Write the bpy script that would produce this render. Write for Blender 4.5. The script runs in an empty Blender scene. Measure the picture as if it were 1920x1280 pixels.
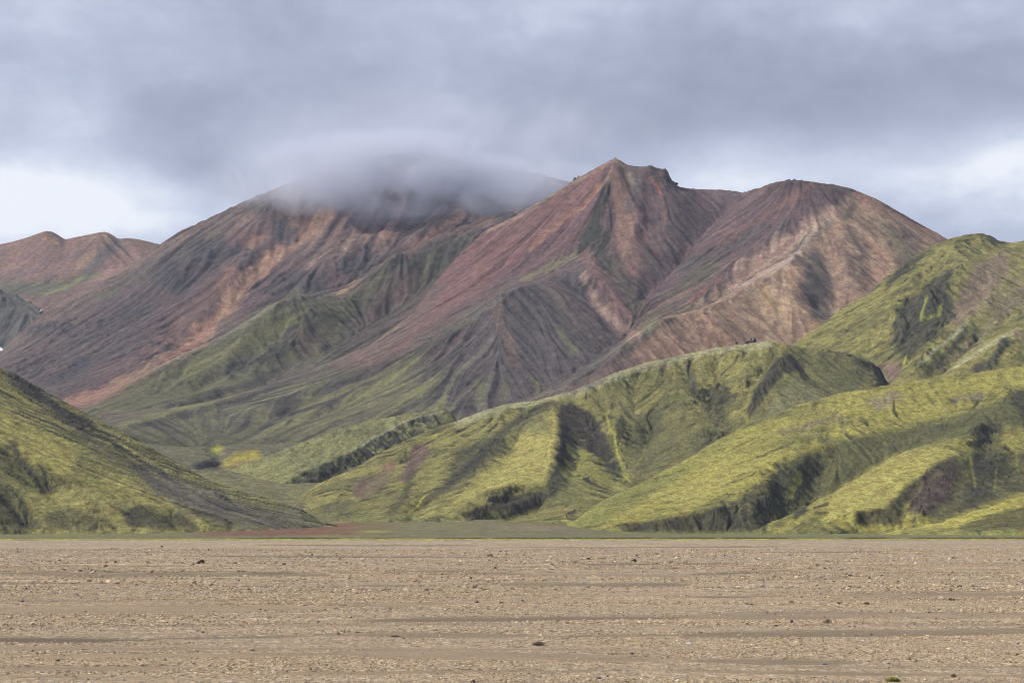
import bpy, math, random
import numpy as np

# ------------------------------------------------------------------ camera, sky, sun, exposure
F = 1920 * 70 / 36.0          # focal length in photo pixels
CX, HY, CZ = 960.0, 998.0, 1.7
scene = bpy.context.scene
col = scene.collection
cam_d = bpy.data.cameras.new('camera')
cam = bpy.data.objects.new('camera', cam_d)
col.objects.link(cam)
cam_d.lens = 70; cam_d.sensor_width = 36
cam_d.shift_y = (HY - 640) / 1920.0
cam_d.clip_start = 0.5; cam_d.clip_end = 40000
cam.location = (0, 0, CZ); cam.rotation_euler = (math.radians(90), 0, 0)
scene.camera = cam
scene.view_settings.view_transform = 'Standard'
scene.view_settings.look = 'None'
scene.view_settings.exposure = 0.15
scene.view_settings.gamma = 1.0
scene.view_settings.use_curve_mapping = False
scene.render.film_transparent = False
try:
    scene.cycles.use_denoising = True
    scene.cycles.pixel_filter_type = 'BLACKMAN_HARRIS'
    scene.cycles.filter_width = 1.0
    scene.cycles.denoising_input_passes = 'RGB_ALBEDO_NORMAL'
    scene.cycles.denoising_prefilter = 'ACCURATE'
    scene.cycles.volume_bounces = 2
    scene.cycles.max_bounces = 6
    scene.cycles.diffuse_bounces = 2
    scene.cycles.volume_step_rate = 1.0
    scene.cycles.volume_max_steps = 128
except Exception:
    pass

SUN_EL, SUN_AZ = math.radians(41), math.radians(-94)     # azimuth from +Y, negative = left
sun_d = bpy.data.lights.new('sun', 'SUN')
sun = bpy.data.objects.new('sun', sun_d)
col.objects.link(sun)
sun_d.energy = 5.0; sun_d.angle = math.radians(0.8); sun_d.color = (1.0, 0.90, 0.76)
sun.rotation_euler = (math.radians(90) - SUN_EL, 0, math.radians(180) - SUN_AZ)


HAZE = 0.000028
MIST = True
# banks of cloud on the mountain: photo x, y, distance, half sizes (px, m, px), density, seed
MISTS = [(745, 334, 3280, 385, 220, 98, 0.0122, 1), (1000, 360, 3130, 210, 100, 75, 0.0085, 2), (830, 268, 3330, 500, 260, 110, 0.0024, 3), (570, 360, 3240, 190, 110, 55, 0.0055, 4), (800, 395, 3180, 160, 80, 60, 0.0075, 5), (690, 405, 3200, 110, 60, 45, 0.005, 6), (920, 325, 3220, 150, 90, 50, 0.008, 7)]


class NT:
    """tiny expression builder for shader nodes"""
    def __init__(s, tree): s.t = tree
    def node(s, kind, **kw):
        n = s.t.nodes.new(kind)
        for k, v in kw.items(): setattr(n, k, v)
        return n
    def m(s, op, a, b=None, c=None, clamp=False):
        n = s.node('ShaderNodeMath', operation=op, use_clamp=clamp)
        for i, v in enumerate((a, b, c)):
            if v is None: continue
            if isinstance(v, (int, float)): n.inputs[i].default_value = v
            else: s.t.links.new(v, n.inputs[i])
        return n.outputs[0]
    def mix(s, f, a, b, blend='MIX'):
        n = s.node('ShaderNodeMix', data_type='RGBA', blend_type=blend)
        n.clamp_factor = True
        for sock, v in ((n.inputs[0], f), (n.inputs[6], a), (n.inputs[7], b)):
            if isinstance(v, (int, float)): sock.default_value = v
            elif isinstance(v, tuple): sock.default_value = (v[0], v[1], v[2], 1)
            else: s.t.links.new(v, sock)
        return n.outputs[2]
    def noise(s, vec, scale, detail=4, rough=0.5, dist=0.0, out=0):
        n = s.node('ShaderNodeTexNoise')
        s.t.links.new(vec, n.inputs['Vector'])
        n.inputs['Scale'].default_value = scale; n.inputs['Detail'].default_value = detail
        n.inputs['Roughness'].default_value = rough; n.inputs['Distortion'].default_value = dist
        return n.outputs[out]
    def ramp(s, v, a, b, c=0.0, d=1.0):
        n = s.node('ShaderNodeMapRange', interpolation_type='SMOOTHSTEP')
        s.t.links.new(v, n.inputs[0])
        for i, x in enumerate((a, b, c, d)): n.inputs[i + 1].default_value = x
        return n.outputs[0]


def lin(r, g, b):
    f = lambda c: (c / 255 / 12.92) if c / 255 <= 0.04045 else ((c / 255 + 0.055) / 1.055) ** 2.4
    return (f(r), f(g), f(b))


def build_world():
    w = bpy.data.worlds.new('World'); scene.world = w
    w.use_nodes = True
    t = w.node_tree; t.nodes.clear(); g = NT(t)
    sky = g.node('ShaderNodeTexSky', sky_type='NISHITA')
    sky.sun_disc = False; sky.sun_elevation = SUN_EL; sky.sun_rotation = SUN_AZ
    sky.air_density = 1.0; sky.dust_density = 1.0
    tc = g.node('ShaderNodeTexCoord')
    sep = g.node('ShaderNodeSeparateXYZ'); t.links.new(tc.outputs['Generated'], sep.inputs[0])
    az = g.m('ARCTAN2', sep.outputs[0], sep.outputs[1])
    el = g.m('ARCSINE', sep.outputs[2])
    # cloud space: stretched along the horizon, warped
    cmb = g.node('ShaderNodeCombineXYZ')
    t.links.new(az, cmb.inputs[0]); t.links.new(g.m('MULTIPLY', el, 1.7), cmb.inputs[1])
    P = cmb.outputs[0]
    n_big = g.noise(P, 7.0, 5, 0.55, 0.4)
    n_mid = g.noise(P, 19.0, 6, 0.55, 0.3)
    n_fin = g.noise(P, 60.0, 5, 0.55, 0.2)
    n_w1 = g.noise(P, 12.0, 4, 0.55, 0.0)
    n_w2 = g.noise(P, 15.0, 4, 0.5, 0.0)
    azw = g.m('ADD', az, g.m('MULTIPLY', g.m('SUBTRACT', n_w1, 0.5), 0.055))
    elw = g.m('ADD', el, g.m('MULTIPLY', g.m('SUBTRACT', n_w2, 0.5), 0.035))

    def blob(px, py, rx, ry):
        a = math.atan((px - CX) / F); e = math.atan((HY - py) / F)
        u = g.m('DIVIDE', g.m('SUBTRACT', azw, a), rx / F)
        v = g.m('DIVIDE', g.m('SUBTRACT', elw, e), ry / F)
        r2 = g.m('ADD', g.m('MULTIPLY', u, u), g.m('MULTIPLY', v, v))
        return g.m('EXPONENT', g.m('MULTIPLY', r2, -1.0))
    v = g.m('ADD', 0.46, g.m('MULTIPLY', g.m('SUBTRACT', n_big, 0.5), 0.30))
    v = g.m('ADD', v, g.m('MULTIPLY', g.m('SUBTRACT', n_mid, 0.5), 0.42))
    v = g.m('ADD', v, g.m('MULTIPLY', g.m('SUBTRACT', n_fin, 0.5), 0.22))
    for (px, py, rx, ry, amp) in SKY_BLOBS:
        v = g.m('ADD', v, g.m('MULTIPLY', blob(px, py, rx, ry), amp))
    v = g.m('MAXIMUM', g.m('MINIMUM', v, 1.0), 0.0)
    rmp = g.node('ShaderNodeValToRGB')
    t.links.new(v, rmp.inputs[0])
    cr = rmp.color_ramp
    stops = [(0.0, lin(138, 144, 163)), (0.3, lin(159, 165, 186)), (0.55, lin(180, 187, 208)),
             (0.8, lin(208, 215, 232)), (1.0, lin(238, 241, 249))]
    cr.elements[0].position = 0; cr.elements[0].color = (*stops[0][1], 1)
    cr.elements[1].position = 1; cr.elements[1].color = (*stops[-1][1], 1)
    for p_, c_ in stops[1:-1]:
        e = cr.elements.new(p_); e.color = (*c_, 1)
    b1 = g.node('ShaderNodeBackground'); t.links.new(rmp.outputs[0], b1.inputs[0]); b1.inputs[1].default_value = 1.0
    b2 = g.node('ShaderNodeBackground'); t.links.new(sky.outputs[0], b2.inputs[0]); b2.inputs[1].default_value = 0.10
    mx = g.node('ShaderNodeMixShader'); mx.inputs[0].default_value = 0.10
    t.links.new(b1.outputs[0], mx.inputs[1]); t.links.new(b2.outputs[0], mx.inputs[2])
    o = g.node('ShaderNodeOutputWorld'); t.links.new(mx.outputs[0], o.inputs[0])


# cloud brightness features: (photo x, photo y, radius x, radius y, amount)
SKY_BLOBS = [
    (110, 50, 210, 80, 0.16), (30, 200, 170, 60, 0.12), (330, 250, 190, 90, -0.20), (150, 250, 100, 60, 0.20), (700, 200, 420, 70, -0.08),
    (180, 400, 260, 85, 0.52), (-150, 400, 300, 110, 0.40), (410, 330, 110, 40, -0.20), (560, 60, 150, 60, -0.14),
    (800, 120, 110, 110, 0.12), (1010, 5, 260, 45, 0.16), (1450, 180, 480, 95, -0.24), (1780, 170, 260, 90, -0.10),
    (1330, 345, 150, 60, 0.36), (1600, 330, 260, 60, 0.30), (1880, 300, 160, 55, 0.34), (1850, 400, 300, 60, 0.10),
    (2150, 380, 300, 110, 0.30), (950, 300, 220, 60, -0.10), (520, 310, 90, 50, 0.12), (1700, 20, 320, 40, 0.12),
]
build_world()


def tag(o, label=None, cat=None, group=None, kind=None):
    if label: o['label'] = label
    if cat: o['category'] = cat
    if group: o['group'] = group
    if kind: o['kind'] = kind
    return o


# ------------------------------------------------------------------ noise toolkit (numpy)
def _h(ix, iy, seed):
    n = (ix.astype(np.int64) * 374761393 + iy.astype(np.int64) * 668265263 + seed * 974634777) & 0xffffffff
    n = ((n ^ (n >> 13)) * 1274126177) & 0xffffffff
    n = n ^ (n >> 16)
    return (n & 0xffffff).astype(np.float32) / 16777216.0


def vnoise(x, y, seed=0):
    """gradient noise, about -1..1"""
    x0 = np.floor(x); y0 = np.floor(y)
    fx = (x - x0).astype(np.float32); fy = (y - y0).astype(np.float32)
    ix = x0.astype(np.int64); iy = y0.astype(np.int64)
    ux = fx * fx * fx * (fx * (fx * 6 - 15) + 10); uy = fy * fy * fy * (fy * (fy * 6 - 15) + 10)
    def gr(i, j):
        a = _h(ix + i, iy + j, seed) * np.float32(2 * math.pi)
        return np.cos(a) * (fx - i) + np.sin(a) * (fy - j)
    a = gr(0, 0); b = gr(1, 0); c = gr(0, 1); d = gr(1, 1)
    return ((a + (b - a) * ux) * (1 - uy) + (c + (d - c) * ux) * uy) * 1.5


def fbm(x, y, octs=5, seed=0, gain=0.5, lac=2.03):
    s = np.zeros(np.broadcast(x, y).shape, np.float32); a = 1.0; t = 0
    for o in range(octs):
        s += a * vnoise(x, y, seed + o * 17); t += a
        x = x * lac + 13.7; y = y * lac - 7.3; a *= gain
    return s / t * 1.6


def ridged(x, y, octs=5, seed=0, gain=0.55):
    s = np.zeros(np.broadcast(x, y).shape, np.float32); a = 1.0; t = 0
    for o in range(octs):
        s += a * (1 - 2 * np.abs(vnoise(x, y, seed + o * 31))); t += a
        x = x * 2.07 + 3.1; y = y * 2.07 + 9.2; a *= gain
    return s / t


def erosion(x, y, dx, dy, seed):
    ipx = np.floor(x); ipy = np.floor(y)
    fx = (x - ipx).astype(np.float32); fy = (y - ipy).astype(np.float32)
    ix = ipx.astype(np.int64); iy = ipy.astype(np.int64)
    v = np.zeros_like(fx); gx = np.zeros_like(fx); gy = np.zeros_like(fx); wt = np.zeros_like(fx)
    for i in range(-2, 2):
        for j in range(-2, 2):
            hx = _h(ix - i, iy - j, seed) * 0.5; hy = _h(ix - i, iy - j, seed + 7) * 0.5
            px = fx + i - hx; py = fy + j - hy
            w = np.exp(-2.0 * (px * px + py * py))
            mag = (px * dx + py * dy) * np.float32(2 * math.pi)
            s = np.sin(mag)
            v += np.cos(mag) * w; gx -= s * (px + dx) * w; gy -= s * (py + dy) * w; wt += w
    return v / wt, gx / wt, gy / wt


def blur(a, n):
    """approx gaussian, n = sigma in cells"""
    if n <= 0: return a
    r = max(1, int(n * 2.5)); k = np.exp(-0.5 * (np.arange(-r, r + 1) / n) ** 2); k /= k.sum()
    p = np.pad(a, ((r, r), (0, 0)), 'edge'); o = np.zeros_like(a)
    for i, w in enumerate(k): o += w * p[i:i + a.shape[0]]
    p = np.pad(o, ((0, 0), (r, r)), 'edge'); o = np.zeros_like(a)
    for i, w in enumerate(k): o += w * p[:, i:i + a.shape[1]]
    return o


def sample(a, r, c):
    r = np.clip(r, 0, a.shape[0] - 1.001); c = np.clip(c, 0, a.shape[1] - 1.001)
    r0 = r.astype(np.int32); c0 = c.astype(np.int32); fr = r - r0; fc = c - c0
    fl = a.ravel(); w = a.shape[1]; i = r0 * w + c0
    return (fl[i] * (1 - fc) + fl[i + 1] * fc) * (1 - fr) + (fl[i + w] * (1 - fc) + fl[i + w + 1] * fc) * fr


def ss(x, a, b):
    t = np.clip((x - a) / (b - a), 0, 1)
    return t * t * (3 - 2 * t)


def solve(mask, val, iters=70):
    """membrane through the constrained cells, coarse to fine"""
    pyr = [(mask.astype(np.float32), np.where(mask, val, 0).astype(np.float32))]
    while min(pyr[-1][0].shape) > 12:
        m, v = pyr[-1]
        h, w = m.shape; h2, w2 = (h + 1) // 2, (w + 1) // 2
        mp = np.zeros((h2 * 2, w2 * 2), np.float32); vp = mp.copy()
        mp[:h, :w] = m; vp[:h, :w] = v * m
        mc = mp.reshape(h2, 2, w2, 2).sum((1, 3)); vc = vp.reshape(h2, 2, w2, 2).sum((1, 3))
        pyr.append(((mc > 0).astype(np.float32), np.where(mc > 0, vc / np.maximum(mc, 1e-6), 0)))
    x = None
    for m, v in reversed(pyr):
        if x is None:
            x = np.full(m.shape, v[m > 0].mean() if (m > 0).any() else 0, np.float32)
            n = 400
        else:
            H, W = m.shape
            rr, cc = np.meshgrid((np.arange(H) - 0.5) / 2, (np.arange(W) - 0.5) / 2, indexing='ij')
            x = sample(x, rr, cc).astype(np.float32)
            n = iters
        free = m == 0
        x = np.where(free, x, v)
        for _ in range(n):
            p = np.pad(x, 1, 'edge')
            y = (p[:-2, 1:-1] + p[2:, 1:-1] + p[1:-1, :-2] + p[1:-1, 2:]) * 0.25
            x = np.where(free, x + 1.0 * (y - x), v)
    return x


def plane(px0, py0, D0, fx, fy, m):
    """depth of a photo point on a slope through an anchor, falling along (fx, fy) at gradient m"""
    l = math.hypot(fx, fy); fx /= l; fy /= l
    X0 = (px0 - CX) / F * D0; Z0 = CZ + (HY - py0) / F * D0
    def f(px, py):
        a = (px - CX) / F; b = (HY - py) / F
        # CZ + b D = Z0 - m((aD - X0) fx + (D - D0) fy)
        return (Z0 - CZ + m * (X0 * fx + D0 * fy)) / (b + m * (a * fx + fy))
    return f


class Terrain:
    def __init__(s, name, px, Ds, lines, zback=-60, zfront=-25, round_=1.5, left=None, seed=1):
        s.name = name; s.seed = seed
        s.PX = np.arange(px[0], px[1] + 0.1, px[2]).astype(np.float64)
        rows = []
        for (a, b, st) in Ds: rows.append(np.arange(a, b - 0.01, st))
        rows.append([Ds[-1][1]])
        s.D = np.concatenate(rows).astype(np.float64)
        nr, nc = len(s.D), len(s.PX)
        msum = np.zeros((nr, nc)); vsum = np.zeros((nr, nc))
        for ln in lines:
            for (p, q) in zip(ln[:-1], ln[1:]):
                n = int(max(abs(p[0] - q[0]) / px[2], abs(np.interp(p[2], s.D, np.arange(nr)) - np.interp(q[2], s.D, np.arange(nr)))) * 2) + 2
                t = np.linspace(0, 1, n)
                x = p[0] + (q[0] - p[0]) * t; y = p[1] + (q[1] - p[1]) * t; d = p[2] + (q[2] - p[2]) * t
                c = np.rint((x - s.PX[0]) / px[2]).astype(int); r = np.rint(np.interp(d, s.D, np.arange(nr))).astype(int)
                ok = (c >= 0) & (c < nc) & (d >= s.D[0]) & (d <= s.D[-1])
                z = CZ + (HY - y) / F * d
                np.add.at(msum, (r[ok], c[ok]), 1); np.add.at(vsum, (r[ok], c[ok]), z[ok])
        mask = msum > 0
        val = np.where(mask, vsum / np.maximum(msum, 1), 0)
        free = ~mask[0]; mask[0] = True; val[0][free] = zfront
        free = ~mask[-1]; mask[-1] = True; val[-1][free] = zback
        s.h = solve(mask, val)
        s.h = blur(s.h, round_)
        s.DD = np.repeat(s.D[:, None], nc, 1); s.PP = np.repeat(s.PX[None], nr, 0)
        s.X = (s.PP - CX) / F * s.DD; s.Y = s.DD
        s.step = px[2]

    # projected photo row of every vertex of this surface (used to look up where a traced feature lies on it)
    @property
    def PY(s): return HY - (s.h - CZ) / s.DD * F

    def grad(s, h=None):
        h = s.h if h is None else h
        gr = np.gradient(h, s.D, axis=0); gc = np.gradient(h, s.step, axis=1)
        gX = gc * F / s.DD
        gY = gr - gc * (s.PP - CX) / s.DD
        return gX, gY

    def hit(s, px, py):
        c = (px - s.PX[0]) / s.step
        c = min(max(c, 0), len(s.PX) - 1.001); c0 = int(c); f = c - c0
        colh = s.h[:, c0] * (1 - f) + s.h[:, c0 + 1] * f
        e = colh - (CZ + (HY - py) / F * s.D)
        i = np.argmax(e >= 0) if (e >= 0).any() else int(np.argmax(e))
        D = s.D[i]
        if i > 0 and e[i] > e[i - 1] and e[i] >= 0:
            D = s.D[i - 1] + (s.D[i] - s.D[i - 1]) * np.clip(-e[i - 1] / (e[i] - e[i - 1]), 0, 1)
        return (px - CX) / F * D, D

    def carve(s, pts, w, amp, sharp=False, taper=0.25, asym=0.0):
        P = np.array([s.hit(x, y) for x, y in pts])
        lo = P.min(0) - 4 * w; hi = P.max(0) + 4 * w
        sel = (s.X > lo[0]) & (s.X < hi[0]) & (s.Y > lo[1]) & (s.Y < hi[1])
        if not sel.any(): return
        x = s.X[sel] + 0.35 * w * fbm(s.X[sel] / w / 1.5, s.Y[sel] / w / 1.5, 3, s.seed + 5); y = s.Y[sel]
        best = np.full(x.shape, 1e9); tt = np.zeros(x.shape)
        L = np.concatenate([[0], np.cumsum(np.hypot(*np.diff(P, axis=0).T))]); tot = L[-1] + 1e-6
        for k in range(len(P) - 1):
            d = P[k + 1] - P[k]; l2 = (d * d).sum() + 1e-9
            t = np.clip(((x - P[k][0]) * d[0] + (y - P[k][1]) * d[1]) / l2, 0, 1)
            q = np.hypot(x - P[k][0] - t * d[0], y - P[k][1] - t * d[1])
            u = q < best; best = np.where(u, q, best); tt = np.where(u, (L[k] + t * (L[k + 1] - L[k])) / tot, tt)
        prof = np.clip(1 - best / (2 * w), 0, 1) if sharp else np.exp(-(best / w) ** 2)
        tp = np.clip(tt / taper, 0, 1) * np.clip((1 - tt) / taper, 0, 1) if taper else 1
        s.h[sel] += amp * prof * np.sqrt(tp)

    def slope_dir(s, n):
        gX, gY = s.grad(blur(s.h, n))
        m = np.hypot(gX, gY) + 1e-6
        return -gX / m, -gY / m, m

    def erode(s, L, amp, octs=4, gain=0.45, sm=6, msk=None, branch=1.0, maxslope=0.45):
        fx, fy, m = s.slope_dir(sm)
        st = np.clip(m / maxslope, 0, 1).astype(np.float32)
        dx0 = (-fy * 1.7).astype(np.float32); dy0 = (fx * 1.7).astype(np.float32)
        hh = 0; gx = np.zeros_like(st); gy = np.zeros_like(st); a = 1.0; f = 1.0 / L
        for o in range(octs):
            dx = dx0 + gy * branch * -1; dy = dy0 + gx * branch
            v, ex, ey = erosion(s.X * f, s.Y * f, dx, dy, s.seed * 13 + o)
            hh = hh + np.arcsin(np.clip(v, -1, 1)) * 0.64 * a; gx = gx + ex * a * 0.5; gy = gy + ey * a * 0.5
            a *= gain; f *= 2.0
        hh = hh * st * amp
        if msk is not None: hh = hh * msk
        s.h += hh; s.ero = hh / amp

    def streaks(s, cell, length, seed, sm=4, stepm=4.0, rnd=None):
        """noise drawn out along the fall line: scree runs, wash lines"""
        fx, fy, m = s.slope_dir(sm)
        dD = fy * stepm; dP = (fx * stepm * F - (s.PP - CX) * dD) / s.DD
        # index-space velocity
        idx = np.arange(len(s.D)); rr0 = np.repeat(idx[:, None].astype(np.float64), len(s.PX), 1)
        dr = dD / np.gradient(s.D)[:, None]; dc = dP / s.step
        rng = np.random.default_rng(seed)
        if cell <= 1.2: base = blur(rng.standard_normal(s.h.shape).astype(np.float32), 0.6)
        else: base = vnoise(s.X / cell, s.Y / cell, seed) * 1.4
        cc0 = np.repeat(np.arange(len(s.PX))[None].astype(np.float64), len(s.D), 0)
        acc = base.copy(); n = max(1, int(length / stepm / 2))
        for sg in (1, -1):
            r = rr0.copy(); c = cc0.copy()
            for k in range(n):
                vr = sample(dr, r, c); vc = sample(dc, r, c)
                r += sg * vr; c += sg * vc
                acc += sample(base, r, c)
        acc /= acc.std() + 1e-6
        return acc.astype(np.float32)

    def fit_skyline(s, pts, w=90.0, sm=3.0):
        """lift or lower the crest so that it stands at its surveyed height"""
        P = np.array(pts, float)
        sel = np.where((s.PX >= P[0, 0]) & (s.PX <= P[-1, 0]))[0]
        for _ in range(3):
            el = (s.h[:, sel] - CZ) / s.D[:, None] * F
            r = el.argmax(0); top = el[r, np.arange(len(sel))]
            Dc = s.D[r]
            want = HY - np.interp(s.PX[sel], P[:, 0], P[:, 1])
            k = np.exp(-0.5 * (np.arange(-12, 13) / sm) ** 2); k /= k.sum()
            e = np.convolve(np.pad(want - top, 12, 'edge'), k, 'valid')
            Ds_ = np.convolve(np.pad(Dc, 12, 'edge'), np.ones(25) / 25, 'valid')
            dz = e * Dc / F
            a = np.clip(np.minimum(np.arange(len(sel)), np.arange(len(sel))[::-1]) / 8.0, 0, 1)
            s.h[:, sel] += dz * a * np.exp(-((s.D[:, None] - Ds_) / w) ** 2)

    def z_at(s, px, D):
        r = np.interp(D, s.D, np.arange(len(s.D)))
        return float(sample(s.h, np.array([r]), np.array([(px - s.PX[0]) / s.step]))[0])

    def build(s, colr, mat, extra=None):
        nr, nc = s.h.shape
        co = np.stack([s.X, s.Y, s.h], -1).reshape(-1, 3).astype(np.float32)
        i = (np.arange(nr - 1)[:, None] * nc + np.arange(nc - 1)[None]).ravel()
        quads = np.stack([i, i + 1, i + nc + 1, i + nc], 1).astype(np.int32)
        # leave out cells that lie wholly deep under the plain
        z = co[:, 2]; keep = (z[quads] > -6).any(1)
        return mesh_from(s.name, co, quads[keep], mat, {'tint': colr.reshape(-1, 3)}, extra)


def mesh_from(name, co, quads, mat, cols=None, scal=None, smooth=True):
    used = np.zeros(len(co), bool); used[quads.ravel()] = True
    remap = np.cumsum(used) - 1
    co = co[used]; quads = remap[quads].astype(np.int32)
    k = quads.shape[1]
    me = bpy.data.meshes.new(name)
    me.vertices.add(len(co)); me.vertices.foreach_set('co', co.astype(np.float32).ravel())
    me.loops.add(quads.size); me.loops.foreach_set('vertex_index', quads.ravel())
    me.polygons.add(len(quads)); me.polygons.foreach_set('loop_start', np.arange(0, quads.size, k, dtype=np.int32))
    me.polygons.foreach_set('use_smooth', np.full(len(quads), smooth))
    me.update(calc_edges=True)
    for n, c in (cols or {}).items():
        a = me.attributes.new(n, 'FLOAT_COLOR', 'POINT')
        c = c[used]; a.data.foreach_set('color', np.concatenate([c, np.ones((len(c), 1))], 1).astype(np.float32).ravel())
    for n, c in (scal or {}).items():
        a = me.attributes.new(n, 'FLOAT', 'POINT'); a.data.foreach_set('value', c.ravel()[used].astype(np.float32))
    me.materials.append(mat)
    o = bpy.data.objects.new(name, me); col.objects.link(o)
    return o


# ------------------------------------------------------------------ colour helpers: albedo laid on the ground where it lies
class Paint:
    es = 1.0
    def __init__(s, T, base, warp=7.0, wl=60.0):
        s.T = T; s.c = np.empty(T.h.shape + (3,), np.float32); s.c[:] = base
        X, Y = T.X, T.Y
        s.wx = T.PP + warp * fbm(X / wl, Y / wl, 5, T.seed + 40, 0.6)
        s.wy = T.PY + warp * fbm(X / wl + 9, Y / wl + 5, 5, T.seed + 50, 0.6)
    def mixm(s, colr, m):
        m = np.clip(m, 0, 1)[..., None]; s.c = s.c * (1 - m) + np.asarray(colr, np.float32) * m
    def dist(s, pts, pad):
        P = np.array(pts, float); lo = P.min(0) - pad; hi = P.max(0) + pad
        sel = (s.wx > lo[0]) & (s.wx < hi[0]) & (s.wy > lo[1]) & (s.wy < hi[1])
        x = s.wx[sel]; y = s.wy[sel]; best = np.full(x.shape, 1e9)
        for k in range(len(P) - 1):
            d = P[k + 1] - P[k]; t = np.clip(((x - P[k][0]) * d[0] + (y - P[k][1]) * d[1]) / ((d * d).sum() + 1e-9), 0, 1)
            best = np.minimum(best, np.hypot(x - P[k][0] - t * d[0], y - P[k][1] - t * d[1]))
        return sel, best, x, y
    def line(s, colr, pts, w, op=1.0, mod=None, k=0.5, soft=0.6):
        """a band of colour w px either side of a traced line; mod (streak/noise field) breaks its edge"""
        sel, d, _, _ = s.dist(pts, w * 2.2)
        if not sel.any(): return
        v = (1 - d / w) / soft
        if mod is not None: v = v + k * mod[sel] * (v > -1.5)
        m = np.zeros(s.T.h.shape, np.float32); m[sel] = np.clip(v, 0, 1) * op
        s.mixm(colr, m)
    def area(s, colr, pts, edge=12.0, op=1.0, mod=None, k=0.5):
        edge = edge * s.es
        P = list(pts) + [pts[0]]
        sel, d, x, y = s.dist(P, edge * 2.5)
        if not sel.any(): return
        ins = np.zeros(x.shape, bool)
        for (x0, y0), (x1, y1) in zip(P[:-1], P[1:]):
            if y0 == y1: continue
            ins ^= ((y0 > y) != (y1 > y)) & (x < (x1 - x0) * (y - y0) / (y1 - y0) + x0)
        v = 0.5 + np.where(ins, d, -d) / (2 * edge)
        if mod is not None: v = v + k * mod[sel]
        m = np.zeros(s.T.h.shape, np.float32); m[sel] = np.clip(v, 0, 1) * op
        s.mixm(colr, m)


# ------------------------------------------------------------------ ground cover materials
def terrain_material(name, grain, speck=0.35, bump=0.6, rough=0.95, stretch=(1, 1, 1), lo=0.8, hi=1.25, tiny=1.0):
    """tint attribute varied by grain sized noise (metres), fine relief in the normal"""
    m = bpy.data.materials.new(name); m.use_nodes = True
    t = m.node_tree; t.nodes.clear(); g = NT(t)
    at = g.node('ShaderNodeAttribute', attribute_name='tint')
    tc = g.node('ShaderNodeTexCoord')
    mp = g.node('ShaderNodeMapping'); t.links.new(tc.outputs['Object'], mp.inputs[0]); mp.inputs['Scale'].default_value = stretch
    P = mp.outputs[0]
    n1 = g.noise(P, 1 / grain, 5, 0.65)
    n2 = g.noise(P, 1 / (grain * 6), 4, 0.55)
    n3 = g.noise(P, 3.0 / grain, 3, 0.6)
    f = g.m('MULTIPLY', g.ramp(n1, 0.3, 0.7, 1 - speck, 1 + speck), g.ramp(n2, 0.25, 0.75, lo, hi))
    f = g.m('MULTIPLY', f, g.ramp(n3, 0.3, 0.7, 1 - speck * 0.5, 1 + speck * 0.5))
    n5 = g.noise(P, 0.42 / grain, 3, 0.7)
    f = g.m('MULTIPLY', f, g.ramp(n5, 0.40, 0.58, 1 - speck * 0.95, 1 + speck * 0.35))
    mul = g.node('ShaderNodeVectorMath', operation='SCALE')
    t.links.new(at.outputs['Color'], mul.inputs[0]); t.links.new(f, mul.inputs['Scale'])
    hs = g.node('ShaderNodeHueSaturation'); t.links.new(mul.outputs[0], hs.inputs['Color'])
    t.links.new(g.ramp(n2, 0.2, 0.8, 0.475, 0.525), hs.inputs['Hue'])
    b = g.node('ShaderNodeBsdfPrincipled'); b.inputs['Roughness'].default_value = rough
    b.inputs['Specular IOR Level'].default_value = 0.15
    t.links.new(hs.outputs[0], b.inputs['Base Color'])
    hgt = g.m('ADD', g.m('MULTIPLY', n5, grain * 1.6), g.m('MULTIPLY', n1, grain * 0.7))
    bp = g.node('ShaderNodeBump'); bp.inputs['Strength'].default_value = bump; bp.inputs['Distance'].default_value = 1.0
    t.links.new(hgt, bp.inputs['Height']); t.links.new(bp.outputs[0], b.inputs['Normal'])
    o = g.node('ShaderNodeOutputMaterial'); t.links.new(b.outputs[0], o.inputs[0])
    return m

# ------------------------------------------------------------------ the hills and mountains (traced ridges and gullies with their distances)
RF = plane(1153, 296, 2900, -0.83, -0.55, 0.65)        # the red flank of the peak


def on(f, pts): return [(x, y, f(x, y)) for x, y in pts]


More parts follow.
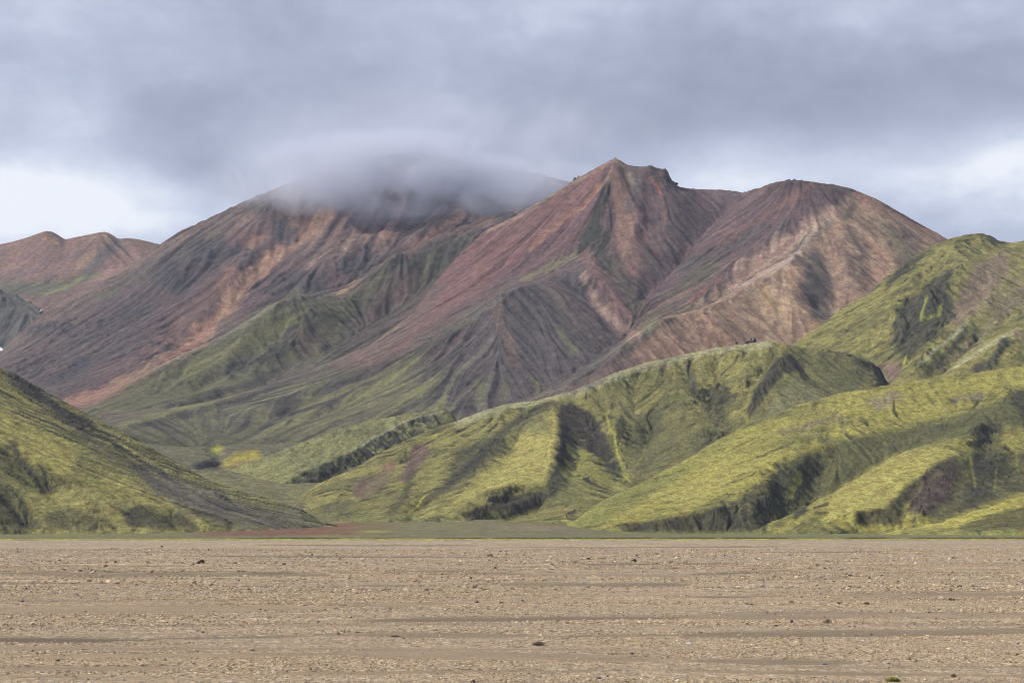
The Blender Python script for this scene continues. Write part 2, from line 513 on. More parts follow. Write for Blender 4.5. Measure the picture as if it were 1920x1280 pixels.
def make_peak():
    T = Terrain('red_peak_mountain', (190, 2060, 2.4), [(1850, 2960, 2.6), (2960, 3300, 14)], [
        on(RF, [(1153, 296), (1100, 325), (1060, 350), (1010, 380), (960, 410), (913, 432), (850, 490), (810, 540), (770, 590), (690, 650)]) + [(600, 690, 2540), (520, 715, 2400), (430, 745, 2230), (330, 772, 2080), (230, 797, 1950), (150, 815, 1900)],
        [(1153, 296, 2900), (1160, 300, 2897), (1175, 308, 2890), (1195, 312, 2890), (1215, 311, 2880), (1235, 316, 2880), (1250, 320, 2880), (1256, 335, 2890), (1272, 350, 2900), (1300, 355, 2920), (1350, 358, 2950), (1395, 362, 2950), (1425, 352, 2900), (1450, 345, 2850), (1480, 336, 2800), (1530, 342, 2800), (1600, 355, 2800), (1640, 372, 2800), (1700, 405, 2820), (1775, 447, 2850), (1850, 490, 2880), (2060, 600, 2900)],
        # spur from the summit down to the grey cone
        [(1153, 296, 2900), (1148, 330, 2850), (1128, 375, 2790), (1115, 425, 2730), (1090, 455, 2700), (1083, 475, 2660), (1050, 505, 2580), (1010, 528, 2480), (975, 536, 2400), (940, 550, 2370), (900, 582, 2330), (850, 620, 2290), (800, 660, 2240), (740, 712, 2180), (650, 765, 2080)],
        # gully right of the spur
        [(1205, 400, 2755), (1180, 450, 2665), (1190, 490, 2600), (1195, 530, 2500), (1196, 565, 2430), (1192, 600, 2370), (1172, 635, 2300), (1140, 660, 2240), (1090, 700, 2150), (1010, 748, 2050), (930, 775, 1980), (860, 792, 1930)],
        # tan ridge
        [(1600, 355, 2800), (1598, 374, 2775), (1588, 398, 2730), (1560, 420, 2680), (1530, 438, 2620), (1480, 490, 2500), (1440, 517, 2440), (1420, 525, 2420), (1360, 560, 2340), (1300, 583, 2280), (1240, 600, 2220), (1200, 628, 2170), (1150, 660, 2110), (1100, 695, 2060), (1050, 722, 2010), (1000, 745, 1970), (930, 768, 1930), (870, 784, 1900)],
        # foot of its front face
        [(1000, 790, 1870), (1100, 748, 1930), (1200, 696, 2067), (1300, 670, 2137), (1400, 650, 2189), (1480, 650, 2215), (1600, 605, 2300), (1700, 545, 2480), (1800, 505, 2600), (2060, 560, 2600)],
        # gully between the summit hollow and the dark right flank
        [(1395, 364, 2935), (1340, 420, 2800), (1290, 470, 2680), (1240, 525, 2550), (1202, 566, 2440)],
        # valley floor in front of the fan
        [(190, 800, 1850), (260, 830, 1850), (330, 845, 1850), (420, 838, 1860), (520, 836, 1870), (640, 826, 1880), (760, 812, 1900), (860, 798, 1910)],
    ], zback=-60, zfront=60, round_=1.0, seed=3)
    for pts, w, a in [
        ([(1150, 660), (1240, 602), (1360, 560)], 14, 3), ([(1290, 470), (1200, 560)], 22, -6),
        ([(1230, 330), (1225, 400), (1205, 460)], 22, -7), ([(1180, 320), (1170, 400), (1180, 470)], 16, -4), ([(1195, 320), (1198, 400), (1190, 450)], 9, 5),
        ([(1255, 330), (1270, 420), (1240, 490)], 22, 7),
        ([(1470, 530), (1500, 575), (1540, 620)], 22, 8), ([(1400, 560), (1430, 600), (1450, 640)], 18, -6), ([(1340, 590), (1360, 640)], 16, 5), ([(1290, 600), (1320, 655)], 14, -5),
        ([(1530, 445), (1560, 520), (1545, 610)], 26, -11), ([(1500, 500), (1520, 560)], 20, 6), ([(1590, 420), (1600, 500), (1590, 590)], 20, 8), ([(1620, 430), (1640, 500), (1640, 560)], 22, -8), ([(1650, 400), (1690, 450), (1710, 500)], 22, 9), ([(1600, 365), (1690, 440), (1760, 460)], 14, -5),
        ([(1440, 400), (1330, 480), (1250, 560)], 20, -5), ([(1500, 420), (1380, 520), (1260, 610)], 16, -6), ([(1470, 380), (1340, 470), (1230, 560)], 15, 4), ([(1560, 400), (1420, 510), (1300, 575)], 18, -5),
        ([(1015, 535), (1080, 570), (1150, 640)], 14, 4), ([(1085, 480), (1110, 520), (1175, 610)], 16, 6), ([(1060, 510), (1110, 560), (1160, 630)], 14, -6),
        ([(975, 540), (1000, 620), (1010, 700)], 18, -2.5), ([(960, 545), (930, 640), (940, 720)], 26, 3), ([(900, 590), (870, 680), (860, 770)], 22, -2),
        ([(1040, 370), (940, 450), (850, 540)], 20, -3), ([(1110, 400), (1000, 480), (880, 580), (760, 660)], 22, -4), ([(1100, 350), (980, 440), (830, 560)], 24, 3),
        ([(820, 640), (640, 720), (470, 800)], 14, -4), ([(760, 650), (600, 720), (430, 780)], 12, 3), ([(860, 640), (700, 730), (540, 800)], 16, -4), ([(690, 655), (560, 710), (400, 765)], 11, -4),
    ]:
        T.carve(pts, w, a * 0.75)
    fan = (1 - 0.65 * ss(T.PY, 620, 720) * ss(T.PP, 900, 820)) * (1 - 0.6 * np.exp(-((T.PP - 1000) / 150) ** 2 - ((T.PY - 650) / 110) ** 2))
    T.erode(150, 2.8, 4, 0.55, sm=7, msk=fan)
    T.erode(40, 0.45, 3, 0.55, sm=4, msk=fan)
    T.h += 0.35 * fbm(T.X / 30, T.Y / 30, 4, 77)
    T.fit_skyline([(590, 690), (690, 650), (770, 590), (810, 540), (850, 490), (913, 430), (960, 408), (1010, 379), (1060, 349), (1100, 325), (1130, 308), (1153, 297), (1160, 300), (1175, 309), (1195, 313), (1213, 312), (1220, 311), (1235, 316), (1250, 320), (1256, 335), (1272, 350), (1300, 355), (1350, 358), (1395, 362), (1410, 356), (1425, 352), (1450, 343), (1480, 336), (1500, 338), (1530, 342), (1560, 345), (1600, 355), (1640, 372), (1680, 394), (1720, 417), (1775, 447)], 60.0, 2.0)
    return T


def make_misty():
    T = Terrain('misty_mountain', (-80, 1260, 2.9), [(2000, 3530, 3.0), (3530, 3900, 18)], [
        [(-80, 712, 2960), (0, 657, 3050), (80, 587, 3150), (187, 530, 3250), (300, 458, 3330), (410, 400, 3380), (470, 372, 3400), (540, 345, 3420), (600, 328, 3440), (640, 312, 3450), (690, 297, 3470), (740, 288, 3480), (790, 285, 3500), (850, 296, 3500), (900, 318, 3450), (960, 322, 3400), (1010, 325, 3350), (1040, 335, 3300), (1100, 350, 3300), (1260, 400, 3300)],
        [(-80, 790, 2600), (0, 745, 2550), (120, 762, 2350), (170, 778, 2250), (200, 795, 2120)],
        [(215, 800, 2090), (333, 762, 2200), (420, 733, 2330), (500, 705, 2450), (570, 678, 2550), (640, 645, 2640), (720, 595, 2780), (800, 535, 2860), (880, 462, 2940), (940, 425, 3000), (1100, 380, 3100)],
        [(163, 770, 2270), (200, 750, 2330), (283, 700, 2460), (350, 667, 2560), (400, 640, 2620), (467, 603, 2680), (497, 583, 2700), (525, 563, 2720), (560, 558, 2750), (600, 568, 2800), (650, 556, 2850), (700, 518, 2890), (737, 478, 2920), (773, 475, 2930), (813, 471, 2950), (863, 448, 2980), (913, 428, 3020), (963, 400, 3100), (1040, 370, 3200)],
        [(150, 765, 2345), (250, 712, 2560), (400, 640, 2750), (480, 592, 2830), (560, 555, 2930), (650, 548, 2960), (700, 512, 3000), (760, 470, 3060), (840, 440, 3120)],
        [(520, 365, 3300), (380, 470, 3190), (240, 580, 3060), (120, 660, 2900), (60, 720, 2760)],
    ], zback=-60, zfront=40, round_=1.0, seed=11)
    for pts, w, a in [
        ([(600, 400), (500, 500), (420, 580), (340, 650)], 28, -12), ([(520, 400), (420, 470), (330, 520), (300, 560)], 26, 14),
        ([(480, 440), (400, 560), (330, 640), (250, 700)], 24, 9), ([(700, 440), (600, 500), (520, 560)], 28, 12), ([(640, 420), (560, 500), (470, 590)], 18, -8),
        ([(820, 380), (740, 450), (660, 520)], 24, -9), ([(900, 350), (840, 410), (770, 460)], 24, 9), ([(780, 400), (690, 480), (620, 550)], 16, 7), ([(990, 350), (930, 395), (860, 440)], 18, -8), ([(740, 350), (680, 420)], 24, 8),
        ([(380, 500), (250, 600), (130, 690)], 24, -7), ([(300, 560), (180, 650), (70, 720)], 18, 6), ([(220, 560), (100, 640), (20, 690)], 14, -5), ([(330, 640), (200, 720), (110, 760)], 16, -7),
        ([(310, 590), (330, 650), (300, 670)], 12, -7), ([(450, 420), (330, 480), (200, 560)], 14, -4),
        ([(560, 575), (500, 640), (420, 700), (330, 745)], 16, -8), ([(620, 580), (560, 630), (500, 680)], 16, 7), ([(480, 605), (430, 670), (350, 720)], 14, 5), ([(700, 540), (680, 580), (630, 620)], 16, -7), ([(770, 490), (740, 540), (690, 590)], 16, 6), ([(540, 600), (520, 660)], 12, -5),
        ([(400, 650), (330, 710), (250, 765)], 12, -4),
    ]:
        T.carve(pts, w, a * 0.65)
    rock = ss(T.PY, 620, 480) * 0.7 + 0.3
    T.erode(170, 4.8, 4, 0.55, sm=7, msk=rock)
    T.erode(45, 0.8, 3, 0.55, sm=4)
    rg = np.zeros_like(T.h)
    for (a, b, ra, rb) in [(400, 490, 90, 45), (560, 560, 130, 50), (660, 500, 110, 50), (820, 400, 110, 60), (760, 500, 50, 25), (300, 660, 70, 60), (980, 370, 90, 40), (150, 620, 130, 30), (90, 690, 60, 30)]:
        rg = np.maximum(rg, np.exp(-((T.PP - a) / ra) ** 2 - ((T.PY - b) / rb) ** 2))
    T.rg = rg
    T.h += rg * 5.5 * ridged(T.X / 30, T.Y / 30, 5, 5) + 0.5 * fbm(T.X / 30, T.Y / 30, 4, 78)
    T.fit_skyline([(-80, 712), (0, 657), (80, 587), (187, 530), (247, 500), (300, 458), (340, 432), (410, 400), (470, 373), (540, 345), (600, 328), (640, 312), (690, 297), (740, 288), (790, 285), (850, 296), (900, 318), (960, 322), (1010, 325), (1040, 335), (1100, 350)], 110.0, 3.0)
    return T


def make_far():
    T = Terrain('far_mountain_range', (-140, 520, 3.0), [(3350, 4480, 4.5), (4480, 4900, 30)], [
        [(-140, 480, 4300), (-60, 470, 4300), (0, 458, 4300), (20, 454, 4300), (45, 447, 4300), (65, 440, 4300), (85, 433, 4300), (97, 434, 4300), (110, 441, 4320), (122, 449, 4350), (135, 446, 4330), (165, 440, 4300), (190, 435, 4300), (202, 436, 4300), (210, 440, 4310), (222, 448, 4330), (240, 446, 4330), (262, 449, 4320), (300, 458, 4320), (340, 472, 4320), (400, 500, 4320), (520, 560, 4320)],
        [(-140, 545, 3950), (0, 533, 3950), (60, 529, 3950), (130, 533, 3950), (200, 520, 3980), (260, 500, 4000), (340, 520, 4000), (520, 590, 4000)],
        [(-140, 570, 3700), (0, 552, 3700), (60, 558, 3700), (130, 560, 3700), (200, 545, 3750), (300, 530, 3800)],
        [(-140, 680, 3350), (0, 660, 3350), (100, 610, 3400), (300, 600, 3450)],
        [(85, 433, 4300), (75, 470, 4200), (40, 500, 4100), (0, 525, 4000)], [(200, 436, 4300), (180, 470, 4180), (120, 505, 4060), (60, 527, 3960)],
        [(262, 449, 4320), (240, 480, 4200), (215, 505, 4080)],
    ], zback=-60, zfront=200, round_=1.0, seed=21)
    T.erode(190, 2.5, 4, 0.5, sm=5); T.h += 0.5 * fbm(T.X / 35, T.Y / 35, 4, 79)
    T.fit_skyline([(-60, 470), (0, 458), (20, 454), (45, 447), (65, 440), (85, 433), (97, 434), (110, 441), (122, 449), (135, 446), (165, 440), (190, 435), (202, 436), (210, 440), (222, 448), (240, 446), (262, 449), (300, 458), (340, 472)], 120.0, 1.6)
    return T


def make_grey():
    T = Terrain('dark_grey_slope', (-160, 150, 2.6), [(2900, 3420, 3.5), (3420, 3700, 25)], [
        [(-160, 500, 3380), (-60, 520, 3330), (0, 543, 3300), (30, 552, 3280), (60, 567, 3260), (80, 581, 3240), (95, 600, 3220), (110, 640, 3200), (150, 760, 3180)],
        [(-160, 700, 3000), (0, 668, 3060), (37, 628, 3120), (80, 590, 3200)],
    ], zback=-60, zfront=150, round_=1.0, seed=31)
    T.erode(60, 3, 3, 0.5, sm=5)
    return T


def make_mid_right():
    T = Terrain('mossy_upper_hill', (1430, 2060, 2.3), [(1480, 2330, 2.9), (2330, 2600, 14)], [
        [(1430, 690, 1900), (1485, 648, 1950), (1540, 607, 2000), (1590, 572, 2050), (1640, 545, 2080), (1660, 520, 2120), (1700, 490, 2160), (1740, 465, 2200), (1780, 448, 2230), (1810, 440, 2240), (1840, 437, 2250), (1858, 441, 2262), (1875, 451, 2270), (1895, 455, 2280), (1930, 450, 2280), (2060, 440, 2280)],
        [(1850, 470, 2180), (1810, 492, 2080), (1790, 525, 2000), (1775, 577, 1900), (1737, 628, 1800), (1698, 672, 1720), (1687, 706, 1680), (1670, 735, 1640)],
        [(1760, 480, 2150), (1720, 505, 2090), (1690, 545, 1990), (1668, 600, 1890), (1655, 640, 1830), (1640, 665, 1800), (1662, 728, 1690)],
        [(1500, 662, 1890), (1560, 662, 1850), (1600, 660, 1830), (1640, 680, 1790)],
        [(1930, 480, 2150), (1880, 530, 2010), (1845, 570, 1900), (1816, 597, 1840), (1794, 625, 1795), (1750, 660, 1730), (1723, 683, 1690), (1692, 712, 1650)],
        [(2060, 560, 2000), (1910, 580, 1890), (1860, 618, 1820), (1820, 655, 1760), (1785, 690, 1700), (1750, 715, 1665)],
        [(2060, 590, 1850), (1930, 603, 1790), (1895, 622, 1740), (1855, 650, 1690), (1800, 687, 1640), (1765, 708, 1610)],
        [(2060, 660, 1700), (1925, 660, 1680), (1900, 680, 1640), (1860, 705, 1590)],
        [(1480, 760, 1560), (1700, 750, 1540), (2060, 740, 1520)],
    ], zback=-60, zfront=40, round_=1.6, seed=41)
    for pts, w, a in [([(1700, 545), (1720, 600), (1700, 650)], 12, -7), ([(1745, 540), (1740, 580), (1720, 620)], 8, 6), ([(1650, 600), (1640, 640), (1650, 660)], 7, -3), ([(1830, 480), (1860, 460)], 14, -3), ([(1860, 500), (1820, 560), (1780, 600)], 12, -3)]:
        T.carve(pts, w, a)
    T.rg = np.exp(-((T.PP - 1725) / 60) ** 2 - ((T.PY - 590) / 75) ** 2) + np.exp(-((T.PP - 1690) / 40) ** 2 - ((T.PY - 505) / 22) ** 2) + 0.7 * np.exp(-((T.PP - 1880) / 70) ** 2 - ((T.PY - 660) / 30) ** 2)
    T.erode(90, 2.0, 4, 0.55, sm=6); T.erode(26, 0.8, 3, 0.5, sm=3)
    T.h += T.rg * 6 * ridged(T.X / 24, T.Y / 24, 5, 6) + 0.9 * fbm(T.X / 14, T.Y / 14, 4, 80)
    T.fit_skyline([(1485, 648), (1540, 607), (1590, 572), (1640, 545), (1660, 520), (1700, 490), (1740, 465), (1780, 448), (1810, 440), (1840, 437), (1858, 441), (1875, 451), (1895, 455), (1930, 450), (2060, 440)], 60.0, 3.0)
    return T


def make_ridge():
    T = Terrain('mossy_middle_ridge', (500, 1730, 1.9), [(880, 1705, 2.35), (1705, 2000, 14)], [
        [(500, 975, 1180), (540, 942, 1250), (600, 905, 1300), (660, 880, 1340), (740, 835, 1400), (800, 808, 1440), (860, 788, 1480), (900, 772, 1500), (950, 757, 1520), (1010, 750, 1530), (1080, 730, 1560), (1150, 700, 1600), (1210, 680, 1620), (1280, 665, 1640), (1340, 652, 1650), (1400, 645, 1660), (1440, 638, 1660), (1475, 645, 1660), (1500, 650, 1670), (1550, 655, 1680), (1600, 665, 1690), (1640, 683, 1690), (1660, 705, 1690), (1668, 722, 1690), (1730, 800, 1690)],
        [(500, 990, 1000), (570, 985, 1060), (610, 978, 1060), (700, 984, 1010), (800, 984, 990), (900, 983, 990), (1000, 981, 990), (1065, 983, 1000), (1130, 965, 1080), (1300, 930, 1200), (1500, 860, 1300), (1730, 830, 1450)],
        # lit spur and its dark right wall
        [(1010, 752, 1528), (1040, 759, 1500), (1046, 790, 1420), (1043, 830, 1330), (1032, 870, 1250), (1025, 905, 1190), (1005, 925, 1150), (960, 930, 1120), (900, 945, 1080), (870, 970, 1020)],
        [(1032, 935, 1140), (1010, 962, 1130), (960, 975, 1098), (905, 980, 1058)],
        [(1131, 764, 1525), (1148, 810, 1430), (1165, 860, 1330), (1168, 885, 1285), (1158, 905, 1230), (1130, 935, 1150), (1080, 972, 1040)],
        [(1075, 745, 1540), (1090, 790, 1470), (1085, 850, 1340), (1070, 900, 1230), (1060, 940, 1130)],
        [(1200, 700, 1600), (1190, 760, 1530), (1185, 820, 1420), (1180, 870, 1320)],
        [(1225, 800, 1470), (1205, 855, 1350), (1178, 888, 1275)],
        [(1300, 670, 1632), (1290, 740, 1530), (1270, 800, 1430), (1240, 850, 1350), (1210, 880, 1300)],
        [(1345, 700, 1600), (1350, 750, 1530), (1360, 790, 1450), (1385, 806, 1400)],
        [(1468, 668, 1610), (1445, 725, 1530), (1405, 784, 1445), (1385, 808, 1400), (1300, 870, 1290)],
        [(1400, 660, 1640), (1395, 710, 1560), (1385, 760, 1480)],
        [(1475, 650, 1655), (1495, 700, 1580), (1465, 745, 1500), (1420, 785, 1430)],
        [(1480, 660, 1640), (1515, 710, 1590), (1560, 742, 1540)],
        [(1600, 680, 1670), (1590, 720, 1600), (1560, 760, 1500)],
        # left part: shallow gullies and spurs running down left
        [(1000, 775, 1490), (950, 815, 1400), (905, 852, 1320), (865, 897, 1220), (820, 937, 1130), (765, 975, 1040)],
        [(920, 770, 1495), (860, 835, 1370), (810, 885, 1260), (765, 930, 1150), (720, 965, 1060)],
        [(815, 820, 1415), (760, 865, 1310), (715, 905, 1220), (670, 945, 1130)],
        [(740, 850, 1375), (690, 895, 1270), (640, 940, 1150)],
        [(980, 800, 1440), (960, 850, 1340), (930, 900, 1210), (880, 940, 1110), (830, 968, 1040)],
    ], zback=-60, zfront=-20, round_=1.9, seed=51)
    for pts, w, a in [([(700, 885), (665, 920), (640, 950)], 9, -3), ([(790, 830), (750, 870)], 8, -3), ([(800, 930), (770, 975)], 6, -2.5),
                      ([(1010, 918), (960, 925), (900, 955), (870, 975)], 7, -5), ([(1020, 915), (960, 912), (900, 935)], 7, 3),
                      ([(1060, 770), (1075, 830), (1060, 890)], 12, -4), ([(1110, 770), (1120, 830), (1150, 880)], 8, -4), ([(1160, 790), (1165, 840)], 6, 3),
                      ([(1215, 790), (1230, 830)], 9, -3), ([(1330, 720), (1330, 745), (1375, 750)], 9, -6), ([(1310, 730), (1320, 780), (1370, 800)], 8, -3), ([(1400, 730), (1420, 700), (1455, 672)], 6, -4),
                      ([(1285, 680), (1295, 715), (1305, 740)], 6, -3), ([(1330, 820), (1370, 805)], 8, -4)]:
        T.carve(pts, w, a)
    T.rg = np.exp(-((T.PP - 1345) / 60) ** 2 - ((T.PY - 750) / 40) ** 2) + np.exp(-((T.PP - 1645) / 18) ** 2 - ((T.PY - 700) / 30) ** 2) + 0.6 * np.exp(-((T.PP - 1340) / 40) ** 2 - ((T.PY - 812) / 20) ** 2) + 0.5 * np.exp(-((T.PP - 1150) / 50) ** 2 - ((T.PY - 820) / 50) ** 2)
    T.erode(60, 1.6, 4, 0.55, sm=6, maxslope=0.6); T.erode(18, 0.6, 3, 0.5, sm=3, maxslope=0.6)
    T.h += T.rg * 4 * ridged(T.X / 18, T.Y / 18, 5, 7) + 0.55 * fbm(T.X / 9, T.Y / 9, 4, 81)
    T.fit_skyline([(540, 942), (600, 905), (660, 880), (740, 835), (800, 808), (860, 788), (900, 772), (950, 757), (1010, 750), (1080, 730), (1150, 700), (1210, 680), (1280, 665), (1340, 652), (1375, 648), (1400, 645), (1440, 638), (1475, 645), (1500, 650), (1550, 655), (1600, 665), (1640, 683), (1660, 705)], 40.0, 3.0)
    return T


def make_rocky():
    T = Terrain('small_rocky_ridge', (380, 930, 2.0), [(1320, 1730, 2.2), (1730, 1900, 12)], [
        [(380, 905, 1480), (405, 889, 1500), (480, 862, 1540), (560, 832, 1590), (640, 802, 1640), (700, 788, 1670), (760, 776, 1700), (800, 771, 1710), (835, 768, 1712), (850, 776, 1708), (860, 790, 1700), (880, 815, 1680), (930, 850, 1650)],
        [(832, 774, 1703), (783, 781, 1690), (740, 800, 1650), (687, 827, 1595), (657, 849, 1550), (600, 871, 1495), (560, 889, 1450), (500, 926, 1370), (470, 950, 1330)],
        [(862, 800, 1685), (800, 826, 1640), (700, 863, 1560), (620, 898, 1480), (560, 938, 1395), (520, 955, 1350)],
        [(380, 925, 1420), (430, 935, 1380), (480, 955, 1330)],
        [(900, 860, 1560), (700, 930, 1440), (560, 960, 1340)],
    ], zback=-60, zfront=-20, round_=1.0, seed=61)
    T.rg = np.exp(-((T.PP - 700) / 170) ** 2) * ss(T.PY - np.interp(T.PP, [500, 560, 657, 687, 783, 832, 860], [926, 889, 849, 827, 781, 770, 780]), -6, 6)
    T.h += T.rg * 2.6 * ridged(T.X / 11, T.Y / 16, 5, 8) + 0.5 * fbm(T.X / 9, T.Y / 9, 4, 82)
    T.erode(30, 1.2, 3, 0.5, sm=4)
    T.fit_skyline([(405, 889), (480, 862), (560, 832), (640, 802), (700, 788), (760, 776), (800, 771), (835, 768), (850, 776), (860, 790)], 30.0, 3.0)
    return T


def make_left():
    T = Terrain('left_mossy_hill', (-260, 680, 2.1), [(780, 1190, 1.8), (1190, 1450, 12)], [
        [(-260, 520, 1190), (-120, 605, 1165), (0, 690, 1150), (20, 700, 1148), (40, 708, 1145), (100, 742, 1135), (150, 769, 1125), (200, 795, 1110), (240, 814, 1100), (300, 849, 1080), (350, 878, 1060), (400, 903, 1035), (450, 919, 1010), (490, 930, 990), (530, 944, 970), (560, 952, 955), (590, 969, 930), (612, 983, 905), (680, 1000, 880)],
        [(-260, 780, 1000), (-100, 800, 985), (0, 832, 960), (100, 872, 942), (200, 907, 928), (300, 937, 912), (400, 960, 895), (480, 975, 885)],
        [(-260, 1000, 800), (0, 999, 820), (150, 998, 830), (300, 996, 838), (400, 994, 846), (500, 990, 856), (600, 986, 880)],
        [(-260, 700, 1080), (0, 765, 1045), (150, 820, 1025), (300, 885, 995), (450, 940, 945)],
        [(-60, 890, 900), (0, 915, 885), (40, 960, 855), (60, 985, 838)],
        [(60, 870, 935), (100, 930, 900), (140, 975, 858)], [(250, 925, 915), (240, 960, 880), (255, 985, 852)],
        [(190, 915, 915), (200, 950, 880), (190, 980, 850)],
    ], zback=-60, zfront=-20, round_=2.6, seed=71)
    for pts, w, a in [([(10, 830), (50, 890), (90, 930)], 6, -2), ([(80, 895), (100, 930)], 7, -2), ([(0, 720), (110, 790), (220, 870)], 5, -1.6), ([(50, 720), (180, 800), (300, 880)], 4, -1.5), ([(200, 820), (300, 900), (420, 960)], 5, -1.4),
                      ([(0, 925), (45, 965), (60, 990)], 4, -2.5), ([(360, 965), (390, 993)], 3, 1.5), ([(310, 955), (340, 990)], 5, -2)]:
        T.carve(pts, w, a)
    T.erode(36, 0.8, 4, 0.55, sm=5, maxslope=0.5); T.erode(11, 0.3, 3, 0.5, sm=3, maxslope=0.5)
    T.h += 0.4 * fbm(T.X / 6, T.Y / 6, 4, 83)
    T.fit_skyline([(-120, 605), (0, 690), (40, 708), (100, 742), (150, 769), (200, 795), (240, 814), (300, 849), (350, 878), (400, 903), (450, 919), (490, 930), (530, 944), (560, 952), (590, 969), (612, 983)], 40.0, 4.0)
    return T


def make_right():
    T = Terrain('right_mossy_hill', (1030, 2080, 1.95), [(855, 1400, 1.95), (1400, 1650, 12)], [
        [(1030, 1005, 960), (1060, 986, 1000), (1130, 938, 1060), (1200, 906, 1100), (1280, 865, 1150), (1350, 822, 1200), (1430, 790, 1240), (1500, 757, 1280), (1580, 736, 1310), (1700, 716, 1340), (1800, 702, 1360), (1920, 686, 1380), (2080, 668, 1400)],
        [(1030, 1002, 935), (1060, 992, 955), (1150, 996, 940), (1230, 997, 946), (1300, 998, 952), (1370, 998, 948), (1402, 998, 925), (1440, 998, 895), (1550, 998, 878), (1607, 998, 903), (1690, 998, 903), (1760, 997, 878), (1920, 997, 870), (2080, 997, 870)],
        [(1150, 985, 950), (1230, 974, 960), (1300, 963, 968), (1342, 950, 980), (1385, 928, 1010), (1432, 893, 1055), (1455, 860, 1090), (1526, 840, 1130), (1600, 817, 1165), (1687, 797, 1200), (1784, 775, 1235), (1870, 745, 1275), (1905, 722, 1305), (2080, 710, 1320)],
        [(1412, 996, 930), (1446, 987, 975), (1480, 975, 1005), (1540, 944, 1048), (1600, 910, 1075), (1660, 872, 1110), (1720, 840, 1140), (1790, 815, 1170)],
        [(1399, 996, 935), (1404, 966, 966), (1420, 932, 1002)],
        [(1436, 984, 905), (1507, 953, 945), (1558, 925, 985), (1590, 910, 1002), (1640, 875, 1045), (1700, 845, 1085), (1760, 828, 1115), (1810, 817, 1140), (1850, 790, 1190)],
        [(1600, 962, 915), (1640, 952, 928), (1671, 945, 938), (1694, 914, 970), (1713, 898, 990), (1765, 862, 1040), (1800, 848, 1070)],
        [(1850, 830, 1130), (1830, 870, 1060), (1800, 910, 1000), (1775, 955, 930), (1760, 988, 890)],
        [(1720, 965, 905), (1740, 920, 965)],
        [(1905, 725, 1300), (1900, 780, 1215), (1885, 840, 1110), (1875, 900, 1020), (1860, 960, 930)],
        [(1960, 760, 1260), (1950, 850, 1120), (1930, 940, 960)],
    ], zback=-60, zfront=-20, round_=2.0, seed=91)
    for pts, w, a in [([(1455, 870), (1470, 920), (1480, 955)], 7, -3), ([(1510, 850), (1490, 900), (1470, 950)], 6, 2.5), ([(1560, 835), (1530, 890), (1490, 940)], 7, -3), ([(1440, 900), (1440, 960)], 5, 2),
                      ([(1870, 780), (1850, 830), (1840, 860)], 8, -4), ([(1840, 800), (1825, 840)], 6, 3), ([(1900, 830), (1880, 900)], 6, -3), ([(1730, 880), (1715, 930), (1700, 970)], 6, -2),
                      ([(1320, 960), (1330, 995)], 4, -1.5), ([(1370, 950), (1375, 990)], 4, -2), ([(1560, 950), (1520, 985)], 3, -1.2), ([(1620, 960), (1630, 990)], 5, -1.5), ([(1200, 985), (1210, 996)], 4, -0.8)]:
        T.carve(pts, w, a)
    T.erode(50, 1.0, 4, 0.55, sm=6, maxslope=0.6); T.erode(16, 0.4, 3, 0.5, sm=3, maxslope=0.6)
    T.h += 0.45 * fbm(T.X / 7, T.Y / 7, 4, 84)
    T.fit_skyline([(1060, 986), (1130, 938), (1200, 906), (1280, 865), (1350, 822), (1430, 790), (1500, 757), (1580, 736), (1700, 716), (1800, 702), (1920, 686), (2080, 668)], 40.0, 4.0)
    return T


def make_low():
    T = Terrain('low_mossy_foothill', (1640, 2080, 2.0), [(735, 905, 1.5), (905, 1050, 10)], [
        [(1640, 1004, 800), (1690, 992, 830), (1760, 977, 840), (1830, 955, 860), (1880, 938, 870), (1930, 920, 880), (2080, 880, 900)],
        [(1640, 1004, 780), (1690, 998, 790), (1800, 1000, 765), (1930, 1001, 755), (2080, 1002, 750)],
        [(1730, 990, 815), (1800, 985, 822), (1830, 972, 836), (1900, 955, 845), (2080, 930, 850)],
    ], zback=-60, zfront=-20, round_=2.5, seed=95)
    T.erode(22, 0.8, 3, 0.5, sm=4, maxslope=0.5)
    T.h += 0.35 * fbm(T.X / 6, T.Y / 6, 4, 85)
    return T


def make_valley():
    T = Terrain('valley_floor', (150, 760, 3.2), [(960, 1905, 4.6)], [
        [(150, 800, 1870), (260, 826, 1875), (330, 838, 1875), (420, 833, 1875), (520, 830, 1885), (640, 820, 1890), (760, 808, 1900)],
        [(330, 868, 1600), (400, 872, 1600), (470, 880, 1560), (540, 900, 1500), (760, 905, 1450)],
        [(270, 858, 1700), (330, 845, 1720), (385, 842, 1730), (420, 850, 1720), (470, 846, 1740), (520, 848, 1740), (560, 846, 1750), (760, 840, 1760)],
        [(320, 880, 1480), (380, 884, 1470), (412, 878, 1490), (418, 884, 1470)],
        [(400, 905, 1350), (460, 922, 1280), (530, 948, 1180), (600, 976, 1060), (760, 984, 1000)],
        [(150, 900, 1500), (300, 900, 1380), (500, 960, 1100)],
    ], zback=40, zfront=-5, round_=1.6, seed=101)
    for pts, w, a in [([(360, 872), (395, 868), (415, 862), (410, 850), (400, 835)], 8, -3), ([(350, 880), (400, 872), (420, 866)], 7, -4), ([(520, 862), (470, 870), (430, 878)], 6, -2), ([(560, 855), (500, 862)], 5, 2)]:
        T.carve(pts, w, a)
    T.erode(60, 1.2, 3, 0.5, sm=4); T.h += 0.5 * fbm(T.X / 12, T.Y / 12, 4, 86)
    return T

